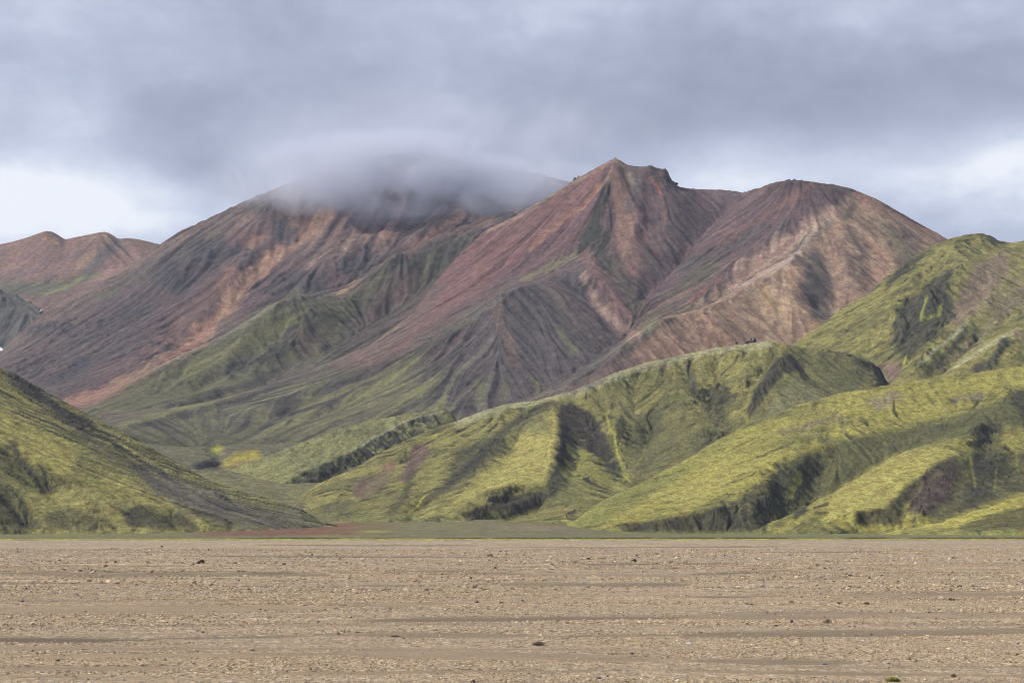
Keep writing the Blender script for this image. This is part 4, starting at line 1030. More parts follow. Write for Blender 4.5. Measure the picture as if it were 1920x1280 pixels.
def paint_left(T):
    prep(T, 3.2, 110, 60, 2.5); s1, n1, n2, s2 = T.s1, T.n1, T.n2, T.s2
    P = Paint(T, MOSS, 3.2, 35); P.es = 0.6; P.c *= 0.9
    mossy(T, P, 0.02, 0.7, (0.75, 1.1))
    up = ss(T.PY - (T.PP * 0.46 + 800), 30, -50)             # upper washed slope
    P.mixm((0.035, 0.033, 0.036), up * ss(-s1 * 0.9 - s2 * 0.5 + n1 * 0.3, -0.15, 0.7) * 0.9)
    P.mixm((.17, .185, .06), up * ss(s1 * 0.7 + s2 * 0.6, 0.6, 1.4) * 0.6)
    P.line((0.033, 0.031, 0.035), [(20, 705), (60, 735), (120, 775), (170, 800)], 13, 0.85, s1, 0.4)
    P.line((0.034, 0.032, 0.035), [(110, 780), (200, 850), (300, 910), (420, 960)], 10, 0.5, s1 + s2 * 0.5, 0.8)
    P.line((0.033, 0.031, 0.034), [(210, 832), (240, 850), (330, 905)], 6, 0.8, s1, 0.4)
    P.area((.07, .066, .07), [(260, 880), (400, 925), (540, 975), (520, 990), (400, 975), (300, 930)], 12, 0.65, s1, 0.7)
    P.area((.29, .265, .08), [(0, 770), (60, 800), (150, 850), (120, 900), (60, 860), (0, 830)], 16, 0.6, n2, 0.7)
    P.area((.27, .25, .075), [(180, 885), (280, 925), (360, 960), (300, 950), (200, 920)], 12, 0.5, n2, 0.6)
    P.area((0.034, 0.034, 0.033), [(10, 822), (30, 830), (50, 870), (90, 900), (70, 905), (35, 870)], 6, 0.7, n2, 0.6)
    P.area((0.031, 0.031, 0.029), [(68, 905), (90, 903), (102, 920), (75, 925)], 6, 0.8, n2, 0.5)
    P.area((0.029, 0.031, 0.027), [(-60, 890), (20, 910), (60, 960), (80, 990), (-60, 990)], 10, 0.7, n2, 0.6)
    P.area((0.031, 0.034, 0.026), [(80, 960), (140, 950), (200, 975), (170, 990), (90, 990)], 8, 0.6, n2, 0.6)
    P.area((0.028, 0.029, 0.025), [(225, 960), (260, 945), (300, 965), (345, 965), (372, 990), (300, 992), (240, 985)], 7, 0.8, n2, 0.5)
    P.line((0.028, 0.028, 0.031), [(-10, 930), (25, 960), (50, 985)], 4, 0.8)
    P.area((.09, .09, .065), [(520, 950), (590, 970), (610, 985), (540, 990)], 8, 0.7, n2, 0.5)
    P.line((0.028, 0.028, 0.031), [(402, 925), (432, 940)], 4, 0.8)
    return finish(T, P, 0.08, 0.08)


def paint_right(T):
    prep(T, 4, 60, 36, 2.0); s1, n1, n2, s2 = T.s1, T.n1, T.n2, T.s2
    P = Paint(T, (.225, .213, .060), 3.2, 35); P.es = 0.6
    mossy(T, P, 0.22, 0.85, (0.60, 0.95))
    P.area((.12, .145, .05), [(1060, 985), (1140, 935), (1280, 868), (1350, 825), (1400, 800), (1340, 850), (1250, 910), (1150, 970), (1100, 998)], 12, 0.6, n2, 0.4)
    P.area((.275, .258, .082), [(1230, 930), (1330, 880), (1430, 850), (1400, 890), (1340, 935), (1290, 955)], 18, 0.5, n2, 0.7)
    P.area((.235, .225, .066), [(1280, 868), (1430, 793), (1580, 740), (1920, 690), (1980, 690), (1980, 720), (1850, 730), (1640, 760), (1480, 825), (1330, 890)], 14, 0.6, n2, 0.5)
    P.area((0.039, 0.041, 0.034), [(1700, 960), (1780, 880), (1830, 850), (1980, 840), (1980, 905), (1880, 932), (1760, 974)], 8, 0.72, n2 + s1 * 0.3, 0.6)
    P.area((.15, .12, .115), [(1620, 750), (1680, 735), (1700, 745), (1650, 765)], 8, 0.6, n2, 0.7)
    P.line((.13, .10, .09), [(1460, 810), (1510, 800), (1560, 785), (1570, 775)], 5, 0.6, n2, 0.8); P.line((.14, .10, .09), [(1570, 790), (1580, 780)], 4, 0.7)
    P.line((.15, .12, .11), [(1790, 750), (1840, 742)], 9, 0.5, n2, 0.8)
    # green basin and bluffs: shade put into the colour, over moss and soil
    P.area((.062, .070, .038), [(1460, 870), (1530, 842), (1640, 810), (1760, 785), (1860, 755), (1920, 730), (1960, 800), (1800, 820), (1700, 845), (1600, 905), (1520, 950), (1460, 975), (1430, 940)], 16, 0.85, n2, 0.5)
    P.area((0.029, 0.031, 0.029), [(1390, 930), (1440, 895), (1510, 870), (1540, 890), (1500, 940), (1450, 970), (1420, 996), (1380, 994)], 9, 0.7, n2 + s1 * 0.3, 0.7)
    P.line((.20, .215, .05), [(1480, 930), (1490, 910), (1500, 890)], 9, 0.5, n2, 0.9)
    P.area((0.031, 0.031, 0.028), [(1150, 985), (1240, 972), (1345, 952), (1380, 940), (1390, 996), (1300, 998), (1180, 997)], 6, 0.85, n2 + s1 * 0.3, 0.6)
    P.line((0.023, 0.023, 0.025), [(1392, 960), (1400, 985), (1406, 996)], 6, 0.8)
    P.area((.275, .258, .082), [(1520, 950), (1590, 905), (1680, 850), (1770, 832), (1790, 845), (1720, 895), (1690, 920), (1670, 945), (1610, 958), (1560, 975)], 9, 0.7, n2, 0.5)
    P.area((0.025, 0.025, 0.028), [(1485, 965), (1510, 950), (1515, 958), (1490, 975)], 4, 0.8, n2, 0.4)
    P.line((0.025, 0.025, 0.028), [(1528, 952), (1550, 944)], 4, 0.8, n2, 0.5); P.line((0.025, 0.025, 0.028), [(1530, 962), (1552, 960)], 4, 0.7, n2, 0.6)
    P.area((.062, .048, .045), [(1740, 880), (1790, 855), (1800, 880), (1780, 930), (1750, 960), (1700, 960), (1710, 920)], 9, 0.85, n2, 0.5)
    P.area((0.028, 0.028, 0.028), [(1600, 962), (1670, 950), (1700, 960), (1690, 985), (1610, 985)], 7, 0.8, n2, 0.5)
    P.area((0.028, 0.029, 0.028), [(1660, 950), (1700, 910), (1760, 865), (1780, 870), (1720, 910), (1690, 960)], 6, 0.7, n2, 0.5)
    P.area((0.033, 0.035, 0.031), [(1830, 800), (1880, 790), (1885, 860), (1860, 930), (1800, 960), (1820, 880)], 10, 0.65, n2, 0.7)
    P.area((0.031, 0.031, 0.031), [(1880, 720), (1960, 740), (1960, 840), (1920, 800)], 9, 0.7, n2, 0.6)
    P.line((.16, .175, .05), [(1815, 850), (1822, 880), (1830, 910)], 4, 0.6, n2, 0.6); P.line((.16, .175, .05), [(1868, 870), (1866, 920)], 4, 0.5, n2, 0.6); P.line((.17, .18, .05), [(1900, 830), (1910, 880)], 5, 0.5, n2, 0.6)
    P.area((.09, .11, .05), [(1130, 990), (1400, 996), (1900, 994), (1900, 1002), (1130, 1002)], 4, 0.5)
    return finish(T, P, 0.02, 0.05)


def paint_low(T):
    prep(T, 3, 40, 20, 2.0)
    P = Paint(T, (.28, .265, .072), 3.2, 25); P.es = 0.6; mossy(T, P, 0.5, 0.8, (0.6, 0.95))
    P.area((0.031, 0.034, 0.025), [(1800, 985), (1850, 965), (1930, 945), (2080, 925), (2080, 990), (1850, 996), (1800, 994)], 6, 0.75, T.n2, 0.7)
    P.area((.09, .11, .05), [(1690, 990), (1800, 988), (2080, 992), (2080, 1004), (1690, 1004)], 5, 0.5)
    return finish(T, P, 0.06, 0.1)


def make_hills():
    mt_far = terrain_material('scree_and_ash', 1.5, 0.20, 0.3, stretch=(1, .45, 1))
    mt_mid = terrain_material('thin_moss', 1.1, 0.28, 0.4, stretch=(1, .42, 1))
    mt_near = terrain_material('thick_moss', 0.8, 0.30, 0.35, stretch=(1, .6, 1))
    for mk, pt, mat, fl in ((make_far, paint_far, mt_far, (.15, .1)), (make_grey, paint_grey, mt_far, (.15, .1)), (make_misty, paint_misty, mt_far, (.25, .16)),
                            (make_peak, paint_peak, mt_far, (.22, .16)), (make_valley, paint_valley, mt_mid, (.1, .1)), (make_mid_right, paint_mid_right, mt_mid, (.1, .08)),
                            (make_rocky, paint_rocky, mt_mid, (.08, .08)), (make_ridge, paint_ridge, mt_near, (.08, .06)), (make_left, paint_left, mt_near, (.08, .06)),
                            (make_right, paint_right, mt_near, (.05, .05)), (make_low, paint_low, mt_near, (.04, .04))):
        T = mk()
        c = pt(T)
        # the same runs that carry the colour are cut into the slope
        w = ss(T.sl, 0.15, 0.5)
        T.h += w * (fl[0] * T.s1 + fl[1] * T.s2)
        # bare dark ground is rilled and broken
        lum = c.mean(-1); bare = blur(ss(lum, 0.085, 0.06).astype(np.float32), 1.2); q = T.D.mean() / 1100.0
        T.h += bare * q * (0.45 * T.s1 + 0.22 * T.s2 + 0.9 * ridged(T.X / (9 * q), T.Y / (9 * q), 4, T.seed + 90)) * w
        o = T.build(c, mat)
        tag(o, kind='structure')
        HILLS[T.name] = T


HILLS = {}
make_hills()

# ------------------------------------------------------------------ the plain: river gravel, sand runs, grassy bank, flat behind it
# sand runs seen on the plain: photo x0, x1, y at either end, half height (px), dampness
RUNS = [(-60, 640, 1139, 1137, 7, .1), (600, 880, 1135, 1128, 5, .2), (-100, 300, 1198, 1197, 6, 1.), (270, 700, 1194, 1187, 2.5, .6), (40, 660, 1226, 1222, 4.5, .1),
        (620, 1290, 1218, 1232, 7, .15), (-60, 420, 1248, 1246, 3, .2), (-60, 620, 1073, 1076, 4, .5), (110, 250, 1067, 1069, 2, .9), (715, 900, 1072, 1070, 4, .9), (880, 1040, 1071, 1076, 2.5, .4),
        (665, 1300, 1158, 1155, 4, .8), (620, 1010, 1186, 1189, 6, .35), (990, 1290, 1192, 1188, 3, .3), (1270, 1650, 1153, 1146, 8, .15), (1600, 1980, 1149, 1151, 4, 0.), (1270, 1960, 1190, 1178, 7, .5),
        (1270, 1620, 1233, 1236, 6, .45), (1270, 1500, 1118, 1115, 3, .7), (1480, 1980, 1115, 1111, 4, .1), (880, 1300, 1092, 1095, 4, .6), (560, 900, 1096, 1093, 3, .3),
        (310, 1010, 1042, 1044, 1.2, 1.), (1050, 1420, 1057, 1053, 1.5, .9), (1290, 1510, 1075, 1068, 2, .8), (1500, 1620, 1086, 1085, 2, 1.), (450, 560, 1070, 1071, 3, .9), (-60, 260, 1030, 1029, 1, .6),
        (420, 900, 1021, 1022, 1, .7), (900, 1500, 1026, 1024, 1, .7), (1400, 1980, 1035, 1033, 1.2, .7), (1600, 1980, 1166, 1162, 2, .6), (1430, 1980, 1070, 1073, 1.5, .4), (-60, 300, 1262, 1266, 2, .3), (1250, 1980, 1252, 1262, 2.5, .3), (500, 1200, 1256, 1252, 2.5, .2)]


def plain_runs(x, y):
    px = CX + x / y * F; py = HY + CZ * F / y
    wig = fbm(x / 6.0, y / 5.0, 4, 320)
    r = np.zeros_like(px); d = np.zeros_like(px)
    for (a, b, y0, y1, hh, dp) in RUNS:
        t = (px - a) / (b - a)
        e = np.clip(np.minimum(t, 1 - t) * (b - a) / 120.0, 0, 1)
        h = hh * np.sqrt(e) + 1e-3
        k = ss(1.25 - np.abs(py - (y0 + (y1 - y0) * t) - wig * hh * 0.6) / h, 0, 0.5) * (e > 0)
        r = np.maximum(r, k); d = np.maximum(d, k * dp)
    return r, d


def plain_band(x, y):
    """0 = bare sand, 1 = gravel bar; runs lie across the view"""
    n = fbm((x + 0.25 * y) / 17.0, y / 3.1, 4, 301, 0.5) + 0.45 * fbm(x / 30.0 + 4, y / 7.0, 3, 302) + 0.25 * fbm(x / 2.5, y / 1.0, 3, 303)
    return 0.8 * n + 0.25 - 1.3 * plain_runs(x, y)[0]


def plain_relief(x, y):
    n = plain_band(x, y)
    r = 0.05 * np.clip(n, -0.9, 0.7) + 0.045 * fbm(x / 24.0, y / 4.2, 4, 305) + 0.012 * fbm(x / 1.3, y / 0.8, 4, 306)
    k = np.clip(y / 60, 0.5, 1.5) * (1 - ss(y, 400, 450) * 0.8)
    return r * k


def gravel_material():
    m = bpy.data.materials.new('river_gravel'); m.use_nodes = True
    t = m.node_tree; t.nodes.clear(); g = NT(t)
    at = g.node('ShaderNodeAttribute', attribute_name='bar')
    tc = g.node('ShaderNodeTexCoord'); P = tc.outputs['Object']
    def vor(scale):
        v = g.node('ShaderNodeTexVoronoi'); t.links.new(P, v.inputs['Vector']); v.inputs['Scale'].default_value = scale
        v.inputs['Randomness'].default_value = 1.0
        return v
    v1 = vor(14); v2 = vor(5.0); v3 = vor(2.2)
    geo = g.node('ShaderNodeNewGeometry')
    sp = g.node('ShaderNodeSeparateXYZ'); t.links.new(geo.outputs['Position'], sp.inputs[0])
    far1 = g.ramp(sp.outputs[1], 40, 130); far2 = g.ramp(sp.outputs[1], 120, 320)
    def sepc(v):
        s = g.node('ShaderNodeSeparateColor'); t.links.new(v.outputs['Color'], s.inputs[0]); return s
    def pebcol(v):
        s = sepc(v)
        r = g.node('ShaderNodeValToRGB'); t.links.new(s.outputs[0], r.inputs[0])
        cr = r.color_ramp; cr.interpolation = 'CONSTANT'
        pts = [(0.0, (.15, .125, .095)), (.12, (.25, .205, .155)), (.30, (.34, .285, .215)), (.52, (.41, .345, .26)), (.68, (.34, .275, .175)), (.78, (.49, .425, .33)), (.88, (.33, .235, .165)), (.94, (.22, .21, .21)), (.975, (.62, .57, .48))]
        cr.elements[0].position = 0; cr.elements[0].color = (*pts[0][1], 1); cr.elements[1].position = pts[1][0]; cr.elements[1].color = (*pts[1][1], 1)
        for p_, c_ in pts[2:]:
            e = cr.elements.new(p_); e.color = (*c_, 1)
        return r.outputs[0]
    grav = g.mix(far2, g.mix(far1, pebcol(v1), pebcol(v2)), pebcol(v3))
    n1 = g.noise(P, 0.6, 5, 0.6); n2 = g.noise(P, 9.0, 4, 0.6)
    sand = g.mix(g.ramp(n1, 0.35, 0.65), (.255, .208, .143), (.205, .168, .118))
    sand = g.mix(g.m('MULTIPLY', g.ramp(n2, 0.55, 0.75), 0.35), sand, (.24, .20, .15))
    fac = g.ramp(g.m('ADD', at.outputs['Fac'], g.m('MULTIPLY', g.m('SUBTRACT', n2, 0.5), 0.8)), -0.36, 0.06, 0.10, 1.0)
    colr = g.mix(fac, sand, grav)
    # damp, fine-grained streaks
    mp = g.node('ShaderNodeMapping'); t.links.new(P, mp.inputs[0]); mp.inputs['Scale'].default_value = (0.03, 0.42, 1)
    n3 = g.noise(mp.outputs[0], 1.0, 6, 0.6)
    colr = g.mix(g.m('MULTIPLY', g.ramp(n3, 0.52, 0.64), 0.75), colr, (.20, .165, .13))
    da = g.node('ShaderNodeAttribute', attribute_name='damp')
    colr = g.mix(g.m('MULTIPLY', da.outputs['Fac'], 0.95), colr, (.105, .086, .066))
    mp2 = g.node('ShaderNodeMapping'); t.links.new(P, mp2.inputs[0]); mp2.inputs['Scale'].default_value = (0.035, 0.11, 1)
    n4 = g.noise(mp2.outputs[0], 1.0, 4, 0.5)
    colr = g.mix(1.0, colr, g.mix(g.ramp(n4, 0.3, 0.7), (1.08, 1.02, 0.94), (0.90, 0.89, 0.88)), 'MULTIPLY')
    b = g.node('ShaderNodeBsdfPrincipled'); b.inputs['Roughness'].default_value = 0.9; b.inputs['Specular IOR Level'].default_value = 0.2
    t.links.new(colr, b.inputs['Base Color'])
    hgt = g.m('ADD', g.m('MULTIPLY', g.m('SUBTRACT', 0.5, v1.outputs['Distance']), g.m('MULTIPLY', fac, 0.05)), g.m('MULTIPLY', n2, 0.02))
    hgt = g.m('ADD', hgt, g.m('MULTIPLY', g.m('MULTIPLY', g.m('SUBTRACT', 0.5, v2.outputs['Distance']), fac), g.m('MULTIPLY', far1, 0.12)))
    bp = g.node('ShaderNodeBump'); bp.inputs['Strength'].default_value = 0.8; bp.inputs['Distance'].default_value = 1.0
    t.links.new(hgt, bp.inputs['Height']); t.links.new(bp.outputs[0], b.inputs['Normal'])
    o = g.node('ShaderNodeOutputMaterial'); t.links.new(b.outputs[0], o.inputs[0])
    return m


def make_plain():
    px = np.concatenate([np.arange(-4020, -220, 50.0), np.arange(-220, 2141, 8.0), np.arange(2188, 6000, 50.0)])
    inv = np.linspace(1 / 13.5, 1 / 120, 330); D = 1 / inv
    D = np.concatenate([D, 1 / np.linspace(1 / 120, 1 / 462, 150)[1:]])
    PP, DD = np.meshgrid(px, D); X = (PP - CX) / F * DD
    band = plain_band(X, DD); Z = plain_relief(X, DD) - 0.03
    co = np.stack([X, DD, Z], -1).reshape(-1, 3)
    nc = len(px); nr = len(D)
    i = (np.arange(nr - 1)[:, None] * nc + np.arange(nc - 1)[None]).ravel()
    q = np.stack([i, i + 1, i + nc + 1, i + nc], 1)
    o = mesh_from('gravel_plain', co, q, gravel_material(), None, {'bar': band, 'damp': plain_runs(X, DD)[1]})
    tag(o, kind='structure')
    # the rest of the ground, one sheet to the horizon
    me = bpy.data.meshes.new('ground')
    S = 5000
    me.from_pydata([(-S, -300, -0.35), (S, -300, -0.35), (S, 5500, -0.35), (-S, 5500, -0.35)], [], [(0, 1, 2, 3)])
    gm = terrain_material('ground_sand', 0.6, 0.3, 0.3)
    a = me.attributes.new('tint', 'FLOAT_COLOR', 'POINT'); a.data.foreach_set('color', [.27, .235, .19, 1] * 4)
    me.materials.append(gm)
    gr = bpy.data.objects.new('ground', me); col.objects.link(gr); tag(gr, kind='structure')


def make_flat():
    px = np.concatenate([np.arange(-1060, -260, 40.0), np.arange(-260, 2181, 8.0), np.arange(2220, 3000, 40.0)])
    D = np.concatenate([np.arange(448, 462, 1.0), np.arange(462, 482, 0.8), np.arange(482, 760, 6), np.arange(760, 1130, 4.5)])
    PP, DD = np.meshgrid(px, D); X = (PP - CX) / F * DD
    edge = 470 + 7 * fbm(X / 14, X * 0 + 3, 5, 401, 0.6)           # line of the cut bank
    bank = ss(PP, 330, 560) * 0.75 + 0.25
    bank = bank * (1 - 0.9 * np.exp(-((PP - 765) / 50) ** 2)) * ss(fbm(X / 16 + 5, X * 0 + 1, 4, 411), -0.5, -0.05)
    lip = 0.20 + 0.10 * fbm(X / 3.0, DD / 2.0, 3, 402)
    up = 0.20 * bank + 0.08
    Z = -0.25 + ss(DD, 449, 453) * 0.30 + lip * ss(DD, 450, 455) + up * ss(DD, edge, edge + 1.2 + 9 * (1 - bank))
    # rise behind: higher where the side valley comes out
    rise_px = np.interp(PP, [-260, 0, 300, 480, 600, 700, 900, 1060, 1150, 1300, 1700, 1900, 2180], [1002, 1000, 998, 992, 982, 979, 976, 984, 996, 1000, 1000, 1002, 1003])
    Dr = np.interp(PP, [-260, 300, 480, 600, 1060, 1150, 1300, 1700, 2180], [820, 840, 900, 1020, 1010, 950, 900, 850, 760])
    zr = CZ + (HY - rise_px) / F * Dr
    t = np.clip((DD - 480) / (Dr - 480), 0, 1.6)
    Z = Z + t ** 1.5 * (zr - 0.6) + 0.06 * fbm(X / 18, DD / 12, 4, 403) * ss(DD, 480, 520)
    Z = np.where(DD < 449, -0.4, Z)
    PYv = HY - (Z - CZ) / DD * F
    n = fbm(X / 20, DD / 9, 5, 404, 0.6); n2 = fbm(X / 5, DD / 3, 4, 405)
    c = np.empty(Z.shape + (3,), np.float32); c[:] = (.135, .13, .075)
    def mx(colr, m):
        nonlocal c
        m = np.clip(m, 0, 1)[..., None]; c = c * (1 - m) + np.array(colr, np.float32) * m
    mx((.20, .19, .085), ss(n + 0.4 * n2, 0, 0.5) * 0.75)
    mx((.07, .065, .045), ss(-n - 0.4 * n2, 0.3, 0.8) * 0.7)
    mx((.12, .105, .08), ss(fbm(X / 60, DD / 20, 3, 406), 0.1, 0.6) * 0.6)
    green = ss(PP, 1150, 1400) * 0.6 + (1 - ss(PP, 100, 350)) * 0.5
    mx((.15, .17, .06), green * ss(DD, 520, 700))
    rd = ss(PP + 40 * n, 330, 430) * (1 - ss(PP + 60 * n, 620, 760)) * ss(DD + 40 * n2, 560, 640)
    mx((.15, .066, .052), rd * ss(n2 + 0.6, 0, 0.6) * 0.9)
    mx((.24, .25, .055), np.exp(-((PP - 705) / 26) ** 2 - ((DD - 700) / 28) ** 2) * 1.3)
    mx((.20, .15, .12), np.exp(-((PP - 1010 - (DD - 850) * 0.25) / 60) ** 2 - ((DD - 850) / 90) ** 2) * 0.7)
    mx((.27, .28, .055), (1 - ss(DD, edge - 4, edge - 0.5)) * ss(n2 + 0.8 - (1 - bank) * 0.2, 0, 0.5) * 0.95)
    mx((.16, .17, .05), (1 - ss(DD, edge - 12, edge + 3)) * ss(n2, 0.1, 0.5) * 0.5)
    face = ss(DD, edge - 1.5, edge) * (1 - ss(DD, edge + 1.5, edge + 3))
    mx((.05, .045, .035), face * ss(bank + 0.5 * fbm(X / 9, X * 0 + 8, 3, 409), 0.3, 0.8))
    co = np.stack([X, DD, Z], -1).reshape(-1, 3)
    nc = len(px); nr = len(D)
    i = (np.arange(nr - 1)[:, None] * nc + np.arange(nc - 1)[None]).ravel()
    q = np.stack([i, i + 1, i + nc + 1, i + nc], 1)
    o = mesh_from('grassy_flat', co, q, terrain_material('short_grass', 0.9, 0.3, 0.4), {'tint': c.reshape(-1, 3)})
    tag(o, kind='structure')


make_plain()
make_flat()


def rock_mesh(name, mat, seed, rough=0.28, flat=0.65, sub=3):
    """an angular stone, about 1 m long, sitting on z = 0"""
    import bmesh
    rng = random.Random(seed)
    bm = bmesh.new(); bmesh.ops.create_icosphere(bm, subdivisions=sub, radius=0.5)
    planes = [(rng.uniform(-1, 1), rng.uniform(-1, 1), rng.uniform(-.6, 1), rng.uniform(.27, .42)) for _ in range(9)]
    for v in bm.verts:
        p = v.co.copy()
        for (a, b, c, d) in planes:
            l = math.sqrt(a * a + b * b + c * c); k = (p.x * a + p.y * b + p.z * c) / l
            if k > d:
                p.x -= a / l * (k - d); p.y -= b / l * (k - d); p.z -= c / l * (k - d)
        v.co = p
    co = np.array([v.co[:] for v in bm.verts])
    n = fbm(co[:, 0] * 3 + seed, co[:, 1] * 3 + co[:, 2] * 2.3, 4, seed) * rough * 0.16
    for v, k in zip(bm.verts, n): v.co *= (1 + k)
    for v in bm.verts: v.co.z = v.co.z * flat + 0.5 * flat * 0.55
    me = bpy.data.meshes.new(name); bm.to_mesh(me); bm.free()
    for p in me.polygons: p.use_smooth = sub < 3 and False
    if mat: me.materials.append(mat)
    return me


def make_pebbles():
    """the gravel itself: stones scattered over the bars, more and finer ones near the camera"""
    rng = np.random.default_rng(5)
    pts = []
    for (d0, d1, n, size, sig) in ((20, 34, 230000, 0.014, 0.45), (34, 58, 230000, 0.022, 0.48), (58, 105, 170000, 0.037, 0.5), (105, 210, 80000, 0.065, 0.5)):
        d = np.sqrt(rng.uniform(d0 ** 2, d1 ** 2, n)); px = np.where(rng.random(n) < 0.1, rng.uniform(-900, 2800, n), rng.uniform(-60, 1980, n))
        x = (px - CX) / F * d
        b = plain_band(x, d) + 0.25 * fbm(x / 0.9, d / 0.7, 3, 310)
        keep = rng.random(n) < ss(b, -0.36, 0.06) * 0.95 + 0.04
        x = x[keep]; d = d[keep]; b = b[keep]
        coarse = ss(fbm(x / 9, d / 3.2, 3, 312), -0.4, 0.5)
        s = size * (0.7 + 0.6 * coarse) * np.exp(rng.normal(0, sig, len(x)))
        pts.append(np.stack([x, d, plain_relief(x, d) - 0.03 - s * 0.05, s], 1))
    P = np.concatenate(pts); n = len(P)
    me = bpy.data.meshes.new('gravel'); me.vertices.add(n); me.vertices.foreach_set('co', P[:, :3].astype(np.float32).ravel())
    pal = np.array([(.19, .155, .115), (.30, .25, .185), (.40, .335, .245), (.48, .405, .29), (.56, .475, .35), (.64, .56, .42), (.52, .41, .20), (.45, .28, .17), (.28, .28, .28), (.80, .75, .64), (.33, .33, .19), (.10, .08, .065)])
    pr = np.array([.10, .16, .19, .17, .13, .09, .04, .03, .04, .025, .015, .03]); pr /= pr.sum()
    c = np.array([.90, .852, .765]) * pal[rng.choice(len(pal), n, p=pr)] * rng.uniform(0.8, 1.2, (n, 1))
    a = me.attributes.new('stone', 'FLOAT_COLOR', 'POINT'); a.data.foreach_set('color', np.concatenate([c, np.ones((n, 1))], 1).astype(np.float32).ravel())
    sc = P[:, 3:4] * rng.uniform(0.7, 1.25, (n, 3)); a = me.attributes.new('size', 'FLOAT_VECTOR', 'POINT'); a.data.foreach_set('vector', sc.astype(np.float32).ravel())
    ro = np.stack([rng.normal(0, .25, n), rng.normal(0, .25, n), rng.uniform(0, 6.28, n)], 1); a = me.attributes.new('turn', 'FLOAT_VECTOR', 'POINT'); a.data.foreach_set('vector', ro.astype(np.float32).ravel())
    a = me.attributes.new('pick', 'INT', 'POINT'); a.data.foreach_set('value', rng.integers(0, 4, n).astype(np.int32))
    o = bpy.data.objects.new('gravel', me); col.objects.link(o); tag(o, 'mixed tan and grey river gravel lying in bars across the plain', 'gravel', kind='stuff')
    m = bpy.data.materials.new('pebble'); m.use_nodes = True
    t = m.node_tree; t.nodes.clear(); g = NT(t)
    at = g.node('ShaderNodeAttribute', attribute_name='stone'); at.attribute_type = 'INSTANCER'
    b = g.node('ShaderNodeBsdfPrincipled'); b.inputs['Roughness'].default_value = 0.75; b.inputs['Specular IOR Level'].default_value = 0.3
    t.links.new(at.outputs['Color'], b.inputs['Base Color'])
    ou = g.node('ShaderNodeOutputMaterial'); t.links.new(b.outputs[0], ou.inputs[0])
    lib = bpy.data.collections.new('pebble_shapes')
    for k in range(4):
        pm = rock_mesh('pebble', m, 900 + k, 0.2, 0.6, 1)
        po = bpy.data.objects.new('pebble', pm); lib.objects.link(po)
    ng = bpy.data.node_groups.new('scatter', 'GeometryNodeTree')
    ng.interface.new_socket('Geometry', in_out='INPUT', socket_type='NodeSocketGeometry')
    ng.interface.new_socket('Geometry', in_out='OUTPUT', socket_type='NodeSocketGeometry')
    N = ng.nodes; L = ng.links
    gi = N.new('NodeGroupInput'); go = N.new('NodeGroupOutput'); iop = N.new('GeometryNodeInstanceOnPoints')
    ci = N.new('GeometryNodeCollectionInfo'); ci.inputs['Collection'].default_value = lib
    ci.inputs['Separate Children'].default_value = True; ci.inputs['Reset Children'].default_value = True
    def named(nm, ty):
        q = N.new('GeometryNodeInputNamedAttribute'); q.data_type = ty; q.inputs['Name'].default_value = nm
        return [s for s in q.outputs if s.enabled][0]
    L.new(gi.outputs[0], iop.inputs['Points']); L.new(ci.outputs[0], iop.inputs['Instance'])
    iop.inputs['Pick Instance'].default_value = True
    L.new(named('pick', 'INT'), iop.inputs['Instance Index']); L.new(named('size', 'FLOAT_VECTOR'), iop.inputs['Scale'])
    e2r = N.new('FunctionNodeEulerToRotation'); L.new(named('turn', 'FLOAT_VECTOR'), e2r.inputs[0]); L.new(e2r.outputs[0], iop.inputs['Rotation'])
    L.new(iop.outputs[0], go.inputs[0])
    md = o.modifiers.new('scatter', 'NODES'); md.node_group = ng


make_pebbles()

# ------------------------------------------------------------------ single stones, moss tuft, snow, summit rocks
def stone_material(name, c, c2=None, rough=0.85):
    m = bpy.data.materials.new(name); m.use_nodes = True
    t = m.node_tree; t.nodes.clear(); g = NT(t)
    tc = g.node('ShaderNodeTexCoord'); n1 = g.noise(tc.outputs['Object'], 4.0, 6, 0.65); n2 = g.noise(tc.outputs['Object'], 14.0, 4, 0.6)
    c2 = c2 or tuple(x * 0.5 for x in c)
    k = g.mix(g.ramp(n1, 0.35, 0.65), c, c2); k = g.mix(g.m('MULTIPLY', g.ramp(n2, 0.5, 0.7), 0.4), k, tuple(x * 1.5 for x in c))
    b = g.node('ShaderNodeBsdfPrincipled'); b.inputs['Roughness'].default_value = rough; b.inputs['Specular IOR Level'].default_value = 0.2
    t.links.new(k, b.inputs['Base Color'])
    bp = g.node('ShaderNodeBump'); bp.inputs['Strength'].default_value = 0.6; bp.inputs['Distance'].default_value = 0.06; t.links.new(n2, bp.inputs['Height']); t.links.new(bp.outputs[0], b.inputs['Normal'])
    o = g.node('ShaderNodeOutputMaterial'); t.links.new(b.outputs[0], o.inputs[0])
    return m


SM = {
    'brown': stone_material('brown_stone', (.085, .062, .045), (.045, .034, .026)),
    'dark': stone_material('dark_stone', (.055, .048, .045)),
    'red': stone_material('red_brown_stone', (.15, .095, .085), (.06, .04, .038)),
    'white': stone_material('white_stone', (.75, .73, .70), (.6, .58, .55)),
    'ochre': stone_material('ochre_stone', (.42, .36, .16), (.30, .25, .12)),
    'tan': stone_material('tan_stone', (.36, .30, .22), (.24, .20, .15)),
    'blue': stone_material('blue_grey_stone', (.16, .20, .26), (.10, .12, .16)),
    'pale': stone_material('pale_blue_stone', (.60, .66, .75), (.45, .5, .6)),
    'cliff': stone_material('cliff_rock', (.13, .12, .125), (.07, .068, .072)),
    'crest': stone_material('crest_rock', (.13, .10, .095), (.08, .065, .065)),
}


